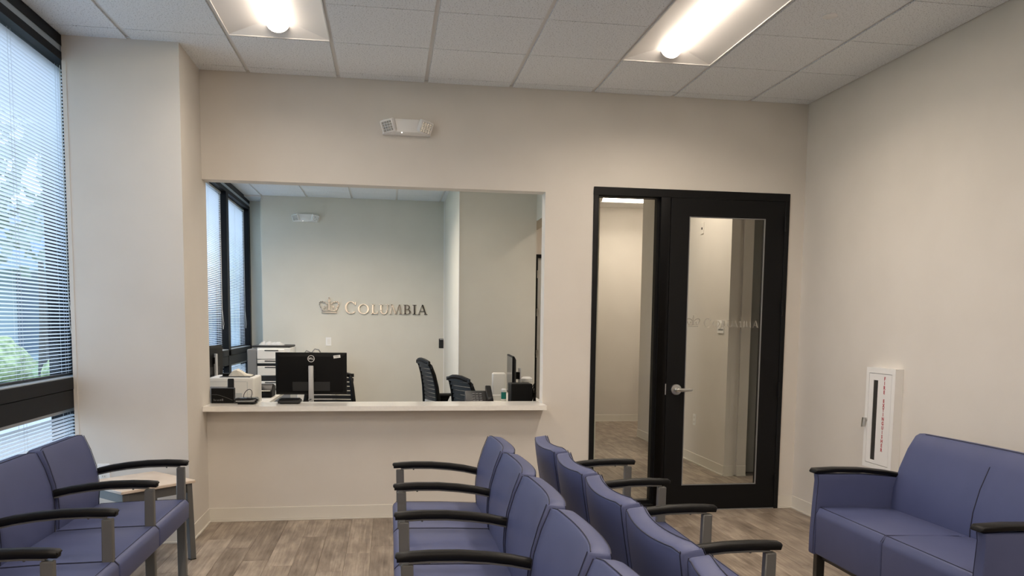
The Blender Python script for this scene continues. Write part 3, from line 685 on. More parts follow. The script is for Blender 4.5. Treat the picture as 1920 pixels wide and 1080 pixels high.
# ------------------------------------------------------------------ waiting room seating
PIT = 0.593
def bench(label, n, cat='chairs'):
    t = thing('tandem_seating', label, cat, (0, 0, 0), 'rows of joined chairs')
    Y0 = n*PIT/2
    sw = PIT-0.004
    # seat: local x = s (0 front .. rear)
    prof = [(-0.014, 0.338), (-0.016, 0.43), (0.004, 0.449), (0.25, 0.444), (0.50, 0.432), (0.52, 0.34)]
    seat_me = MB().prism(prof, -sw/2, sw/2, 'y').mesh('seat', VINYL, 0.012, 3, bang=25)
    sm = MB()
    for yy in (-sw/2+0.001, sw/2-0.001): sm.tube([(-0.013, yy, 0.43), (0.004, yy, 0.4485), (0.25, yy, 0.4435), (0.45, yy, 0.434)], 0.0016, 4)
    sm.tube([(0.012, -sw/2+0.006, 0.4492), (0.012, sw/2-0.006, 0.4492)], 0.0012, 4)
    seam_me = sm.mesh('seam', SEAM)
    # back: front face / top / rear face profile, bowed in plan
    fr = [(0.452, 0.405), (0.449, 0.46), (0.444, 0.52), (0.447, 0.58), (0.458, 0.655), (0.482, 0.74), (0.512, 0.826)]
    rear = [(0.578, 0.818), (0.580, 0.805), (0.574, 0.74), (0.562, 0.66), (0.545, 0.56), (0.525, 0.46), (0.515, 0.405)]
    bw = PIT-0.036; N = 13
    def sec(tt):
        y = (tt-0.5)*bw; q = 1-(2*tt-1)**2
        rr_ = []
        for (s_, z_) in fr+rear:
            k = max(0.0, min(1.0, (z_-0.42)/0.3)); dz = -0.012*q-0.010*max(0, abs(2*tt-1)-0.84)/0.16 if z_ > 0.8 else 0
            tp = 1.0-0.035*max(0.0, (z_-0.70)/0.13)
            rr_.append((s_+0.030*q*k, y*tp, z_+dz))
        return rr_
    back_me = MB().sweep([sec(i/(N-1)) for i in range(N)]).mesh('backrest', VINYL, 0.009, 2, bang=38)
    pm = MB(); nf = len(fr)
    def pth(idx, tt, off): return [tuple(Vector(sec(tt)[i])+Vector(off)) for i in idx]
    for tt, oy in ((0, -0.0008), (1, 0.0008)):
        o2 = 0.006 if tt == 0 else -0.006
        pm.tube([(p[0]-0.001, p[1]+o2, p[2]) for p in pth(range(nf), tt, (0, 0, 0))], 0.0017, 5)
        pm.tube([(p[0]+0.001, p[1]+o2, p[2]) for p in pth(range(nf, nf+len(rear)), tt, (0, 0, 0))], 0.0017, 5)
    pm.tube([(sec(i/(N-1))[nf-1][0]+0.008, sec(i/(N-1))[nf-1][1]*0.985, sec(i/(N-1))[nf-1][2]+0.0005) for i in range(N)], 0.0016, 5)
    pm.tube([(sec(i/(N-1))[nf][0]+0.001, sec(i/(N-1))[nf][1]*0.985, sec(i/(N-1))[nf][2]-0.006) for i in range(N)], 0.0021, 5)
    pip_me = pm.mesh('piping', SEAM)
    arm_pts = [(-0.010, 0.640), (0.03, 0.6425), (0.10, 0.645), (0.20, 0.643), (0.30, 0.634), (0.38, 0.622), (0.455, 0.605)]
    def aring(s_, z_, q, hh):
        w = 0.0215*q
        return [(s_, -w, z_-hh*0.55), (s_, -w*0.8, z_-hh), (s_, w*0.8, z_-hh), (s_, w, z_-hh*0.55), (s_, w, z_+hh*0.55), (s_, w*0.7, z_+hh), (s_, -w*0.7, z_+hh), (s_, -w, z_+hh*0.55)]
    rings = [[(p[0]-0.004+(0.010 if k in (0, 1, 2, 3) else 0), p[1], p[2]) for k, p in enumerate(aring(-0.012, 0.642, 0.8, 0.010))]]
    rings += [aring(s_, z_+0.004, 1.0, 0.0135 if i == 0 else 0.0150) for i, (s_, z_) in enumerate(arm_pts)]
    arm_me = MB().sweep(rings).mesh('armrest', URETH, ang=50)
    bar = MB()
    for i in range(1, len(arm_pts)-1):
        (a, b), (c, e) = arm_pts[i], arm_pts[i+1]
        bar.add([(a, -0.014, b-0.020), (a, 0.014, b-0.020), (c, 0.014, e-0.020), (c, -0.014, e-0.020), (a, -0.014, b-0.013), (a, 0.014, b-0.013), (c, 0.014, e-0.013), (c, -0.014, e-0.013)], [(0,1,2,3),(4,7,6,5),(0,4,5,1),(2,6,7,3),(1,5,6,2),(3,7,4,0)])
    for s_ in (0.10, 0.27): bar.lathe([(0, -0.006), (0.004, -0.005), (0.005, 0)], (s_, 0, 0.623), 8)
    bar_me = bar.mesh('arm_support', GREYM, smooth=False)
    post_me = MB().sweep([[(a, -0.016, zz), (b, -0.016, zz), (b, 0.016, zz), (a, 0.016, zz)] for a, b, zz in ((0.006, 0.052, 0.0), (0.006, 0.052, 0.35), (0.004, 0.046, 0.628))]).mesh('leg', GREYM, 0.004, 1)
    rear_me = MB().sweep([[(a, -0.014, zz), (a+0.045, -0.014, zz), (a+0.045, 0.014, zz), (a, 0.014, zz)] for a, zz in ((0.50, 0.0), (0.455, 0.34), (0.462, 0.61))]).mesh('rear_leg', GREYM, 0.004, 1)
    foot_me = MB().box(0.004, 0.054, -0.018, 0.018, 0, 0.006).mesh('foot_pad', BPL)
    for i in range(n):
        y = Y0-(i+0.5)*PIT
        s_ = link('seat', seat_me, t, (0, y, 0)); link('seam', seam_me, s_)
        b_ = link('backrest', back_me, t, (0, y, 0)); link('piping', pip_me, b_)
    for i in range(n+1):
        y = Y0-i*PIT
        a_ = link('armrest', arm_me, t, (0, y, 0.008)); link('arm_support', bar_me, a_)
        l_ = link('leg', post_me, t, (0, y, 0)); link('foot_pad', foot_me, l_)
        link('rear_leg', rear_me, t, (0, y, 0))
    obj('rail', MB().box(0.10, 0.14, -Y0, Y0, 0.295, 0.336).box(0.40, 0.44, -Y0, Y0, 0.295, 0.336), GREYM, t, smooth=False)
    return t
NB = 5
b1 = bench('row of joined navy chairs down the middle, seats towards the window', NB); b1.location = (0.034, 4.485-NB*PIT/2, 0)
b2 = copy_tree(b1); b2['label'] = 'row of joined navy chairs down the middle, seats towards the loveseat'
b2.location = (1.395, 4.485-NB*PIT/2, 0); b2.rotation_euler = (0, 0, PI)
b3 = copy_tree(b1); b3['label'] = 'row of joined navy chairs against the window, beside the small table'
b3.location = (-1.118, 4.665-NB*PIT/2, 0); b3.rotation_euler = (0, 0, PI)

def loveseat():
    t = thing('loveseat', 'navy vinyl loveseat with padded arms and black arm caps by the wall', 'loveseat', (2.9, 3.47, 0))
    x0 = 2.322; ya, yb = 4.075, 2.865      # inner faces of the arms
    mid = (ya+yb)/2
    for (a, b) in ((mid+0.002, ya-0.001), (yb+0.001, mid-0.002)):
        s_ = obj('seat', MB().prism([(x0+0.004, 0.195), (x0, 0.42), (x0+0.02, 0.458), (x0+0.3, 0.452), (2.80, 0.438), (2.82, 0.2)], a, b, 'y'), VINYL, t, bevel=0.012, seg=3, bang=20)
        obj('seam', MB().tube([(x0+0.024, a+0.008, 0.4575), (x0+0.024, b-0.008, 0.4575)], 0.0016, 5).tube([(x0+0.002, a+0.006, 0.425), (x0+0.024, a+0.006, 0.4565), (2.74, a+0.006, 0.442)], 0.0014, 4).tube([(x0+0.002, b-0.006, 0.425), (x0+0.024, b-0.006, 0.4565), (2.74, b-0.006, 0.442)], 0.0014, 4), SEAM, s_)
    # back
    fr = [(2.775, 0.40), (2.772, 0.47), (2.782, 0.56), (2.812, 0.67), (2.858, 0.78), (2.902, 0.850)]
    rear = [(2.925, 0.862), (2.965, 0.862), (2.975, 0.845), (2.965, 0.60), (2.945, 0.22), (2.80, 0.22)]
    N = 21; y0, y1 = yb-0.005, ya+0.005
    def sec(tt):
        q = 1-(2*tt-1)**2; y = y0+(y1-y0)*tt
        gro = -0.0 if abs(tt-0.5) > 0.01 else 0.006
        return [(s_+(0.014*q+gro if i < len(fr) else 0.012*q), y, z_+(0.004*q if z_ > 0.8 else 0)) for i, (s_, z_) in enumerate(fr+rear)]
    b_ = obj('backrest', MB().sweep([sec(i/(N-1)) for i in range(N)]), VINYL, t, bevel=0.010, seg=2, bang=40)
    sx = sec(0.5)
    obj('seam', MB().tube([(p[0]-0.002, p[1], p[2]) for p in sx[:5]], 0.0022, 5), SEAM, b_)
    obj('piping', MB().tube([(sec(i/(N-1))[6][0]-0.004, sec(i/(N-1))[6][1]*1.0, sec(i/(N-1))[6][2]+0.0008) for i in range(1, N-1)], 0.0016, 5), SEAM, b_)
    for s in (1, -1):
        yi = ya if s > 0 else yb
        th = 0.055
        # panel flares a little at the top front
        pts = [(x0-0.004, 0.19), (x0-0.004, 0.30), (x0+0.004, 0.47), (x0+0.012, 0.60), (x0+0.006, 0.640), (2.60, 0.636), (2.80, 0.617), (2.90, 0.60), (2.94, 0.22), (2.94, 0.19)]
        a_ = obj('arm', MB().prism(pts, min(yi, yi+s*th), max(yi, yi+s*th), 'y'), VINYL, t, bevel=0.010, seg=2, bang=35)
        cap = [(x0-0.016, 0.655), (x0-0.004, 0.668), (x0+0.12, 0.672), (x0+0.27, 0.668), (x0+0.42, 0.652), (2.93, 0.618)]
        rings = []
        yc = yi+s*th/2
        for i, (xx, zz) in enumerate(cap):
            w = 0.036 if i > 0 else 0.030; tk = 0.024 if i > 0 else 0.010
            rings.append([(xx, yc-w, zz-tk*0.5), (xx, yc-w*0.75, zz-tk), (xx, yc+w*0.75, zz-tk), (xx, yc+w, zz-tk*0.5), (xx, yc+w, zz-0.004), (xx, yc+w-0.006, zz), (xx, yc-w+0.006, zz), (xx, yc-w, zz-0.004)])
        obj('arm_cap', MB().sweep(rings), URETH, a_, ang=50)
        obj('seam', MB().tube([(x0-0.002, yi+s*0.005, 0.20), (x0-0.003, yi+s*0.005, 0.30), (x0+0.005, yi+s*0.005, 0.47), (x0+0.013, yi+s*0.005, 0.60), (x0+0.008, yi+s*0.005, 0.636)], 0.0016, 4), SEAM, a_)
        for xx in (x0+0.022, 2.86):
            l_ = obj('leg', bx(xx, xx+0.05, yc-0.025, yc+0.012, 0.0, 0.20), DARKM, t, bevel=0.003, seg=1)
    obj('rail', MB().box(x0+0.05, x0+0.09, yb, ya, 0.16, 0.196).box(2.82, 2.86, yb, ya, 0.16, 0.2), DARKM, t, smooth=False)
loveseat()

def side_table():
    t = thing('side_table', 'small square table with pale laminate top in the corner by the pier', 'side table', (0, 0, 0))
    s = 0.228; zt = 0.486
    obj('table_top', bx(-s, s, -s, s, zt-0.018, zt), TABLE, t, bevel=0.003, seg=1)
    obj('apron', MB().box(-s+0.03, s-0.03, -s+0.022, -s+0.04, zt-0.075, zt-0.018).box(-s+0.03, s-0.03, s-0.04, s-0.022, zt-0.075, zt-0.018).box(-s+0.022, -s+0.04, -s+0.03, s-0.03, zt-0.075, zt-0.018).box(s-0.04, s-0.022, -s+0.03, s-0.03, zt-0.075, zt-0.018), GREYM, t, smooth=False)
    for a in (-1, 1):
        for b in (-1, 1):
            c0, c1 = s-0.032, s-0.022
            l_ = obj('leg', MB().sweep([[(a*c-0.018, b*c-0.018, zz), (a*c+0.018, b*c-0.018, zz), (a*c+0.018, b*c+0.018, zz), (a*c-0.018, b*c+0.018, zz)] for c, zz in ((c1, 0.004), (c0, zt-0.018))]), GREYM, t, bevel=0.003, seg=1)
            obj('foot_pad', bx(a*c1-0.017, a*c1+0.017, b*c1-0.017, b*c1+0.017, 0, 0.004), BPL, l_)
    t.location = (-1.472, 5.03, 0); t.rotation_euler = (0, 0, PI/4)
side_table()

# ------------------------------------------------------------------ reception counter and desks
cn = thing('reception_counter', 'long white stone counter top in the reception opening', 'counter', (0, 6.0, CT-0.035))
obj('counter_slab', bx(XL+0.001, OX+0.008, 5.828, D, CT-0.035, CT).box(XL+0.001, OX-0.001, D, 6.16, CT-0.035, CT), QUARTZ, cn, smooth=False)
def desk(label, x0, x1, y0, y1, cat='desk'):
    t = thing('office_desk', label, cat, ((x0+x1)/2, (y0+y1)/2, 0), 'office desks')
    obj('desk_top', bx(x0, x1, y0, y1, 0.712, 0.74), DESKW, t, bevel=0.002, seg=1)
    for xx in (x0+0.03, x1-0.07):
        for yy in (y0+0.03, y1-0.07): obj('leg', bx(xx, xx+0.04, yy, yy+0.04, 0, 0.712), LPL, t)
    obj('apron', bx(x0+0.05, x1-0.05, y0+0.04, y0+0.058, 0.45, 0.712), DESKW, t, smooth=False)
    return t
desk('white desk along the office windows under the printer', -1.94, -1.03, 6.20, 8.30)
desk('white desk behind the counter under the big black monitor', -1.02, 0.93, 6.18, 6.95)
desk('white desk at the right end of the office', 0.94, 1.39, 6.18, 8.05)
DT = 0.74

def monitor(label, group='monitors', so=0.0, sticker=False, w=0.54, h=0.325, zb=0.885, base=DT):
    """local: screen faces +y, back faces -y, stands at z=base"""
    t = thing('monitor', label, 'monitor', (0, 0, 0), group)
    body = MB().sweep([[(-w/2, 0.012, zb), (w/2, 0.012, zb), (w/2, 0.012, zb+h), (-w/2, 0.012, zb+h)], [(-w/2, -0.004, zb), (w/2, -0.004, zb), (w/2, -0.004, zb+h), (-w/2, -0.004, zb+h)],
                       [(-w/2+0.03, -0.022, zb+0.02), (w/2-0.03, -0.022, zb+0.02), (w/2-0.03, -0.022, zb+h-0.03), (-w/2+0.03, -0.022, zb+h-0.03)]])
    p = obj('display', body, BPL, t, bevel=0.002, seg=1)
    obj('screen', bx(-w/2+0.012, w/2-0.012, 0.0121, 0.0128, zb+0.016, zb+h-0.012), SCREEN, p, smooth=False)
    obj('vent', bx(-0.14, 0.14, -0.0235, -0.0215, zb+0.03, zb+0.10), DPL, p, smooth=False)
    st = obj('stand', MB().box(-0.019, 0.019, -0.052-so, -0.03-so, base+0.012, zb+0.225), SILV, t, bevel=0.004, seg=2)
    obj('neck', bx(-0.03, 0.03, -0.04-so, -0.018, zb+0.13, zb+0.19), BPL, t)
    obj('base', bx(-0.12, 0.12, -0.11, 0.09, base, base+0.014), SILV, t, bevel=0.004, seg=1)
    if sticker:
        zl = zb+h-0.047
        M = lambda a, b, c: (a, -0.0222-c, zl+b)
        q = arc(0, 0, 0.0265, 0.0265, 0.0042, 0.0042, 0, 360, 28)
        x = -0.0185; b = 0.0075; k = 0.0028
        q += rect(x, -b, x+k, b)+arc(x+k, 0, 0.008, b, 0.0028, 0.0026, -90, 90, 8)
        ex = x+0.0125
        for o_ in (0, 0.0052, 0.0104): q += [[(ex-0.001, -b*0.55+o_-0.0012), (ex+0.008, -b*0.05+o_-0.0015), (ex+0.008, -b*0.05+o_+0.0009), (ex-0.001, -b*0.55+o_+0.0012)]]
        q += [[(ex-0.0015, -b*0.7), (ex+0.0008, -b*0.6), (ex+0.0008, b), (ex-0.0015, b*0.9)]]
        for lx in (0.0035, 0.0125): q += rect(lx, -b, lx+k, b)+rect(lx, -b, lx+0.0075, -b+0.003)
        obj('emblem', MB().quads2d(q, M, 0.0006), WHITEP, p, smooth=False)
        sm = MB(); ca, sa = math.cos(0.12), math.sin(0.12)
        R = lambda a, b: (w/2-0.073+a*ca-b*sa, -0.0235, zb+h-0.030+a*sa+b*ca)
        sm.add([R(-0.026, -0.011), R(0.026, -0.011), R(0.026, 0.011), R(-0.026, 0.011)]+[tuple(Vector(R(a, b))+Vector((0, 0.002, 0))) for a, b in ((-0.026, -0.011), (0.026, -0.011), (0.026, 0.011), (-0.026, 0.011))], [(0,1,2,3),(7,6,5,4),(0,4,5,1),(1,5,6,2),(2,6,7,3),(3,7,4,0)])
        s2 = obj('sticker', sm, WHITEP, p, smooth=False)
        mk = MB()
        for (a, b, c, e) in ((-0.02, 0.002, 0.014, 0.005), (-0.012, -0.005, 0.010, -0.0035)):
            mk.add([tuple(Vector(R(*q_))+Vector((0, -0.0003, 0))) for q_ in ((a, b), (c, b), (c, e), (a, e))], [(0,1,2,3)])
        obj('print', mk, GPL, s2, smooth=False)
    return t
m1 = monitor('wide black monitor seen from behind with a round silver badge', sticker=True, w=0.535, h=0.325, zb=0.878); m1.location = (-0.592, 6.40, 0)
m2 = monitor('black monitor seen edge-on at the right end of the opening', so=0.035, w=0.53, h=0.335, zb=0.838)
m2.rotation_euler = (0, 0, math.radians(90-3.5)); m2.location = (1.035, 6.86, 0)
m3 = monitor('slim monitor turned edge-on by the office window', w=0.50, h=0.30, zb=0.90); m3.rotation_euler = (0, 0, math.radians(80)); m3.location = (-1.66, 8.0, 0)

# things on the counter
t = thing('black_box', 'small black cardboard box with faint grey print on the counter', 'box', (-1.187, 6.09, CT))
obj('carton', bx(-1.266, -1.110, 6.065, 6.125, CT, 0.953), BPL, t, smooth=False)
pm_ = MB()
for k, (a, wd, hh) in enumerate(((0.0, 0.005, 0.015), (0.008, 0.006, 0.009), (0.018, 0.002, 0.010), (0.024, 0.006, 0.009), (0.033, 0.006, 0.010), (0.044, 0.008, 0.012), (0.056, 0.010, 0.016))): pm_.box(-1.250+a, -1.250+a+wd, 6.0646, 6.065, 0.862, 0.862+hh)
obj('print', pm_, GREYPR, t, smooth=False)
sw_ = [(-1.262, 0.907), (-1.23, 0.907), (-1.205, 0.902), (-1.18, 0.893), (-1.15, 0.881), (-1.12, 0.868)]
obj('swoosh', MB().quads2d(stroke(sw_, 0.0022), lambda a, b, c: (a, 6.065-c, b), 0.0004), GREYPR, t, smooth=False)
t = thing('router', 'squat glossy black network box with a cable loop on the counter', 'router', (-1.015, 6.03, CT))
obj('body', MB().sweep([[(-1.094, 5.972, z_), (-0.936, 5.972, z_), (-0.936, 6.10, z_), (-1.094, 6.10, z_)] if i < 2 else [(-1.082, 5.985, z_), (-0.946, 5.985, z_), (-0.946, 6.092, z_), (-1.082, 6.092, z_)] for i, z_ in enumerate((CT+0.008, CT+0.032, CT+0.044))]), GLOSSB, t, bevel=0.003, seg=2)
obj('trim', MB().box(-1.08, -0.95, 5.969, 5.972, CT+0.022, CT+0.026), LPL, t, smooth=False)
obj('foot', MB().box(-1.07, -0.96, 5.985, 6.09, CT, CT+0.008), BPL, t, smooth=False)
obj('cable', MB().tube([(-1.02+0.028*math.cos(a)+0.012*math.sin(a), 6.11, CT+0.055+0.042*math.sin(a)) for a in [2*PI*k/20 for k in range(20)]], 0.0025, 6, closed=True), DPL, t)
t = thing('docking_station', 'flat dark docking box on the counter below the monitor', 'dock', (-0.715, 6.06, CT))
obj('body', bx(-0.794, -0.638, 5.985, 6.13, CT+0.005, CT+0.026), DPL, t, bevel=0.004, seg=2)
obj('top_panel', bx(-0.786, -0.646, 5.995, 6.12, CT+0.026, CT+0.034), BPL, t, bevel=0.003, seg=1)
obj('foot', bx(-0.78, -0.65, 6.0, 6.11, CT, CT+0.004), BPL, t, smooth=False)
obj('cable', MB().tube([(-0.64, 6.06, CT+0.015), (-0.60, 6.09, CT+0.012), (-0.57, 6.13, CT+0.02), (-0.575, 6.17, CT+0.02), (-0.60, 6.20, CT+0.004), (-0.60, 6.21, DT+0.02)], 0.0022, 6), BPL, t)
# desk phone behind the box
def phone(label, loc, rot, m):
    t = thing('desk_phone', label, 'phone', (0, 0, 0), 'desk phones')
    obj('body', MB().prism([(-0.09, 0.0), (0.09, 0.0), (0.095, 0.10), (0.075, 0.115), (-0.09, 0.03)], -0.10, 0.10, 'y'), m, t, bevel=0.005, seg=1)
    h = obj('handset', MB().sweep([[(a, y_, z_), (a+0.045, y_, z_+0.022), (a+0.037, y_, z_+0.045), (a-0.008, y_, z_+0.023)] for y_ in (-0.09,) for a, z_ in ()] or [[(a, -0.098+q, z_), (a, -0.055+q, z_), (a, -0.055+q, z_+k), (a, -0.098+q, z_+k)] for a, z_, k, q in ((-0.09, 0.035, 0.03, 0), (-0.05, 0.062, 0.022, 0), (0.03, 0.10, 0.022, 0), (0.085, 0.118, 0.03, 0))]), BPL, t, bevel=0.004, seg=1)
    for i in range(4):
        for j in range(3): obj('key', bx(-0.05+i*0.022, -0.036+i*0.022, -0.02+j*0.026, -0.002+j*0.026, 0.054+i*0.0125, 0.062+i*0.0125), GPL, t, smooth=False)
    t.location = loc; t.rotation_euler = (0, 0, rot); return t
phone('dark desk phone beside the office chair, seen over the counter', (0.735, 6.62, DT), math.radians(90), DPL).scale = (1.15, 1.1, 1.25)
phone('grey desk phone behind the small black box', (-1.27, 6.36, DT), math.radians(100), GPL).scale = (1.1, 1.1, 1.75)

# laser printer
t = thing('laser_printer', 'cream laser printer on the window desk with papers on top', 'printer', (-1.27, 6.95, DT))
px0, px1, py0, py1, pz = -1.445, -1.085, 6.80, 7.20, 0.978
obj('body', bx(px0, px1, py0, py1, DT+0.006, pz), WPL, t, bevel=0.014, seg=3)
obj('front_panel', MB().box(px1-0.055, px1-0.051, py0-0.001, py0, DT+0.03, pz-0.03).box(px0+0.02, px1-0.06, py0-0.001, py0, pz-0.032, pz-0.029).box(px1-0.05, px1-0.004, py0-0.001, py0, DT+0.10, DT+0.102), LPL, t, smooth=False)
obj('grille', MB().box(px0+0.215, px0+0.265, py0-0.002, py0, DT+0.02, DT+0.115), LPL, t, smooth=False)
obj('output_tray', bx(px0+0.08, px1-0.04, py0+0.06, py1-0.08, pz-0.002, pz+0.004), BPL, t, smooth=False)
obj('foot', bx(px0+0.03, px1-0.03, py0+0.03, py1-0.03, DT, DT+0.006), BPL, t, smooth=False)
t = thing('paper_bundle', 'crumpled bundle of tan papers on the printer', 'papers', (-1.25, 7.0, pz+0.004))
rg = random.Random(3)
obj('sheets', MB().sweep([[(x_, 6.95, pz+0.0045), (x_, 7.07, pz+0.0045), (x_, 7.05, pz+h_), (x_, 6.97, pz+h_*0.85)] for x_, h_ in ((-1.31, 0.015), (-1.285, 0.05), (-1.25, 0.062), (-1.22, 0.045), (-1.18, 0.02), (-1.13, 0.012))]), PAPER, t, smooth=False)
obj('clip', bx(-1.36, -1.31, 6.96, 7.03, pz+0.0045, pz+0.025), BPL, t)
# label printer with papers
t = thing('label_printer', 'small black label printer behind the cream printer', 'printer', (-1.12, 7.75, DT))
obj('body', MB().prism([(7.62, DT), (7.88, DT), (7.88, DT+0.10), (7.75, DT+0.12), (7.62, DT+0.06)], -1.19, -1.06, 'x'), BPL, t, bevel=0.008, seg=1)
obj('label_feed', bx(-1.175, -1.075, 7.60, 7.66, DT+0.061, DT+0.066), PAPER, t, smooth=False)
obj('cable', MB().tube([(-1.05, 7.8, DT+0.06), (-0.99, 7.75, DT+0.10), (-0.96, 7.8, DT+0.03), (-1.0, 7.95, DT+0.006), (-1.05, 8.1, DT+0.006)], 0.004, 6), DPL, t)
# copier
def copier():
    x0, x1, y0, y1 = -1.66, -1.16, 9.95, 10.55
    t = thing('copier', 'floor standing grey and white office copier by the window', 'copier', ((x0+x1)/2, 10.25, 0))
    obj('body', bx(x0+0.11, x1, y0+0.005, y1, 0.05, 1.12), LPL, t, bevel=0.012, seg=2)
    obj('side_column', bx(x0, x0+0.11, y0, y1, 0.05, 1.10), GPL, t, bevel=0.006, seg=1)
    for z0, z1, m in ((0.985, 1.10, WPL), (0.935, 0.975, WPL), (0.79, 0.90, WPL), (0.64, 0.72, WPL), (0.42, 0.60, GPL), (0.20, 0.40, GPL)):
        dr = obj('drawer', bx(x0+0.115, x1-0.01 if z0 < 0.9 else x1-0.075, y0-0.012, y0+0.006, z0, z1), m, t, bevel=0.004, seg=1)
        obj('grip', bx(x0+0.2, x1-0.14, y0-0.014, y0-0.011, z1-0.018, z1-0.006), DPL, dr, smooth=False)
    obj('slot', MB().box(x0+0.112, x1-0.005, y0-0.003, y0+0.006, 0.905, 0.93).box(x0+0.112, x1-0.005, y0-0.003, y0+0.006, 0.725, 0.785), DPL, t, smooth=False)
    obj('lid', bx(x0+0.05, x1-0.01, y0+0.02, y1-0.01, 1.121, 1.145), DPL, t, bevel=0.008, seg=2)
    for xx in (x0+0.06, x1-0.06):
        for yy in (y0+0.06, y1-0.06): obj('caster', MB().lathe([(0, -0.015), (0.024, -0.015), (0.025, 0), (0.024, 0.015), (0, 0.015)], (xx, yy, 0.026), 12, 'x'), BPL, t)
    b = thing('plastic_bag', 'crumpled clear plastic bag lying on the copier lid', 'bag', (-1.38, 10.15, 1.145))
    rg = random.Random(11); n = 9; vs = []
    for i in range(n):
        for j in range(5): vs.append((-1.55+0.035*i+0.01*rg.random(), 10.05+0.06*j, 1.147+(0.012+0.035*rg.random())*(1 if 0 < i < n-1 and 0 < j < 4 else 0)))
    obj('sheet', MB().add(vs, [(i*5+j, (i+1)*5+j, (i+1)*5+j+1, i*5+j+1) for i in range(n-1) for j in range(4)]), PLBAG, b, smooth=False)
copier()
t = thing('low_cabinet', 'white low cabinet with cable ends behind the monitor', 'cabinet', (-0.95, 11.2, 0))
obj('body', bx(-1.2, -0.75, 10.95, 11.6, 0.0, 1.0), WPL, t, bevel=0.004, seg=1)
obj('cable', MB().tube([(-1.12, 10.97, 1.0), (-1.08, 11.0, 1.05), (-1.02, 11.05, 1.02), (-0.98, 11.1, 1.07), (-0.93, 11.1, 1.06), (-0.9, 11.15, 1.005)], 0.008, 6), GPL, t)

# right end of the office
t = thing('black_desktop_box', 'black upright box with cables at the right end of the counter', 'computer', (1.03, 6.40, DT))
obj('case', bx(0.958, 1.128, 6.32, 6.50, DT, 0.966), BPL, t, bevel=0.004, seg=1)
obj('front_plate', bx(0.966, 1.120, 6.317, 6.32, DT+0.01, 0.958), BPL, t, smooth=False)
cb = MB(); rg = random.Random(21)
for k in range(9):
    z0 = DT+0.03+0.02*k; pts = [(1.128, 6.42, z0)]
    for q in range(4): pts.append((1.14+0.035*rg.random(), 6.36+0.12*rg.random(), DT+0.02+0.22*rg.random()))
    cb.tube(pts, 0.0035, 5)
obj('cables', cb, BPL, t)
t = thing('white_file_holder', 'white rounded document holder standing behind the keyboard', 'file holder', (0.985, 7.36, DT))
obj('panel', bx(0.935, 1.06, 7.33, 7.39, DT, 0.992), WPL, t, bevel=0.018, seg=4)
obj('lip', bx(0.935, 1.06, 7.30, 7.328, DT, DT+0.05), WPL, t, bevel=0.004, seg=1)
def wipes(label, x, y, s):
    t = thing('wipes_canister', label, 'canister', (x, y, DT), 'wipes canisters')
    obj('tub', MB().lathe([(0, 0), (0.045*s, 0), (0.046*s, 0.01), (0.046*s, 0.19*s), (0, 0.19*s)], (x, y, DT), 24), WPL, t)
    obj('wrap', MB().lathe([(0.0465*s, 0.02), (0.0470*s, 0.02), (0.0470*s, 0.165*s), (0.0465*s, 0.165*s)], (x, y, DT), 24), TEAL, t)
    obj('lid', MB().lathe([(0.0, 0.191*s), (0.048*s, 0.191*s), (0.048*s, 0.212*s), (0.03*s, 0.225*s), (0.0, 0.228*s)], (x, y, DT), 24), WHITEP, t)
wipes('white wipes canister with a teal wrap behind the monitor stand', 1.20, 7.02, 1.05)
wipes('smaller white and teal canister under the edge-on monitor', 1.03, 7.25, 0.5)
t = thing('keyboard', 'black keyboard on the right-hand desk beside the phone', 'keyboard', (0.98, 7.1, DT))
obj('case', MB().prism([(6.80, DT), (7.26, DT), (7.26, DT+0.022), (6.80, DT+0.022)], 0.85, 0.91, 'x'), DPL, t, bevel=0.003, seg=1)
km = MB()
for i in range(14):
    for j in range(3): km.box(0.855+j*0.016, 0.868+j*0.016, 6.81+i*0.032, 6.837+i*0.032, DT+0.0225, DT+0.029)
obj('keys', km, BPL, t, smooth=False)

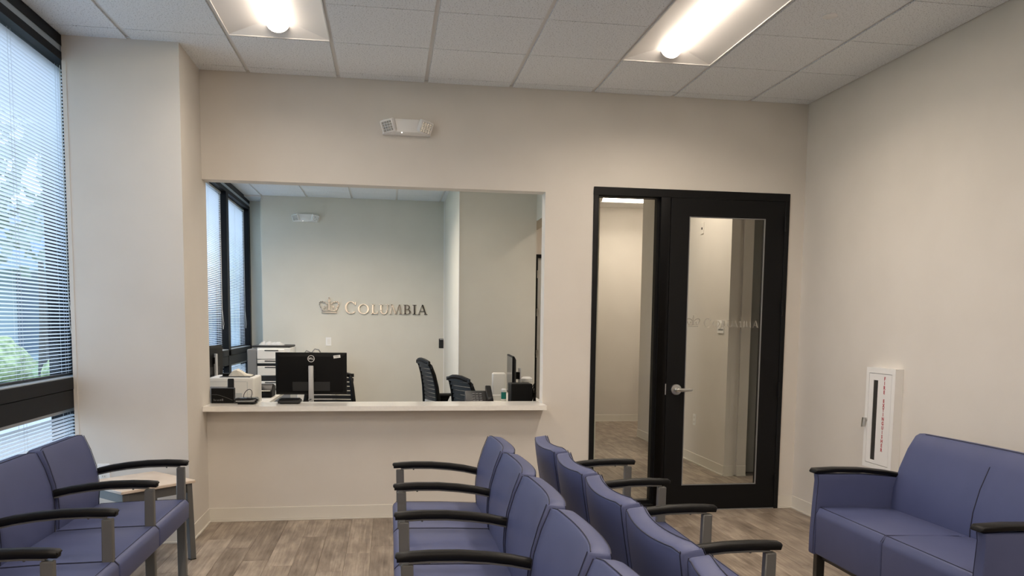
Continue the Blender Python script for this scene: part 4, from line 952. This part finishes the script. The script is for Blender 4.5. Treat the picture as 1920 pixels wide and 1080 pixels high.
# office chairs
def office_chair(label, loc, rot, sz):
    """local: faces +x; sz = seat height"""
    t = thing('office_chair', label, 'office chair', (0, 0, 0), 'office chairs')
    cur = [(-0.22, 0.02), (-0.250, 0.12), (-0.252, 0.22), (-0.262, 0.33), (-0.285, 0.45), (-0.315, 0.54), (-0.345, 0.575)]
    bk = thing_part = None
    fr = MB()
    for s in (-1, 1):
        w = [0.19, 0.22, 0.225, 0.22, 0.205, 0.19, 0.175]
        fr.tube([(x_, s*w[i], sz+z_) for i, (x_, z_) in enumerate(cur)], [0.020, 0.024, 0.024, 0.022, 0.020, 0.018, 0.012], 8)
    fr.tube([(-0.335, -0.18, sz+0.570), (-0.350, -0.09, sz+0.590), (-0.354, 0, sz+0.595), (-0.350, 0.09, sz+0.590), (-0.335, 0.18, sz+0.570)], 0.022, 8)
    bk = obj('backrest', fr, BPL, t)
    def at_z(z_):
        for (xa, za), (xb, zb) in zip(cur, cur[1:]):
            if za <= z_ <= zb: return xa+(xb-xa)*(z_-za)/(zb-za)
        return cur[-1][0]
    for k in range(14):
        z_ = 0.05+k*0.040; x_ = at_z(z_); w = 0.215
        obj('slat', MB().sweep([[(x_-0.02*(1-(q/w)**2)-0.006, q, sz+z_-0.017), (x_-0.02*(1-(q/w)**2)+0.006, q, sz+z_-0.015), (x_-0.02*(1-(q/w)**2)+0.006, q, sz+z_+0.017), (x_-0.02*(1-(q/w)**2)-0.006, q, sz+z_+0.015)] for q in (-w, -0.1, 0, 0.1, w)]), DPL if k != 3 else SILV, bk)
    obj('seat', bx(-0.22, 0.26, -0.24, 0.24, sz-0.07, sz), BPL, t, bevel=0.03, seg=3)
    for s in (-1, 1):
        a_ = obj('armrest', bx(-0.12, 0.14, s*0.27-0.04, s*0.27+0.04, sz+0.20, sz+0.23), DPL, t, bevel=0.012, seg=2)
        obj('arm_post', MB().sweep([[(x_-w_, s*0.27-0.015, z_), (x_+w_, s*0.27-0.015, z_), (x_+w_, s*0.27+0.015, z_), (x_-w_, s*0.27+0.015, z_)] for x_, w_, z_ in ((-0.08, 0.04, sz-0.05), (-0.06, 0.035, sz+0.08), (-0.03, 0.06, sz+0.20))]), BPL, a_)
    obj('column', MB().lathe([(0.028, 0.09), (0.028, 0.22), (0.02, 0.22), (0.02, sz-0.07)], (0, 0, 0), 12), GPL, t)
    for k in range(5):
        a = 2*PI*k/5; c, s_ = math.cos(a), math.sin(a)
        l_ = obj('base_leg', MB().tube([(0.02*c, 0.02*s_, 0.10), (0.15*c, 0.15*s_, 0.09), (0.30*c, 0.30*s_, 0.07)], [0.026, 0.022, 0.016], 8), BPL, t)
        obj('caster', MB().lathe([(0, -0.02), (0.026, -0.02), (0.028, 0), (0.026, 0.02), (0, 0.02)], (0.30*c, 0.30*s_, 0.028), 12, 'y'), BPL, l_)
    t.location = loc; t.rotation_euler = (0, 0, rot); return t
office_chair('tall black slotted-back office chair facing the right-hand desk', (0.66, 8.15, 0), math.radians(14), 0.48)
office_chair('lower black slotted-back office chair in front of the phone', (0.93, 7.45, 0), math.radians(24), 0.36)
office_chair('black office chair half hidden behind the big monitor', (-0.57, 7.40, 0), math.radians(-95), 0.37)
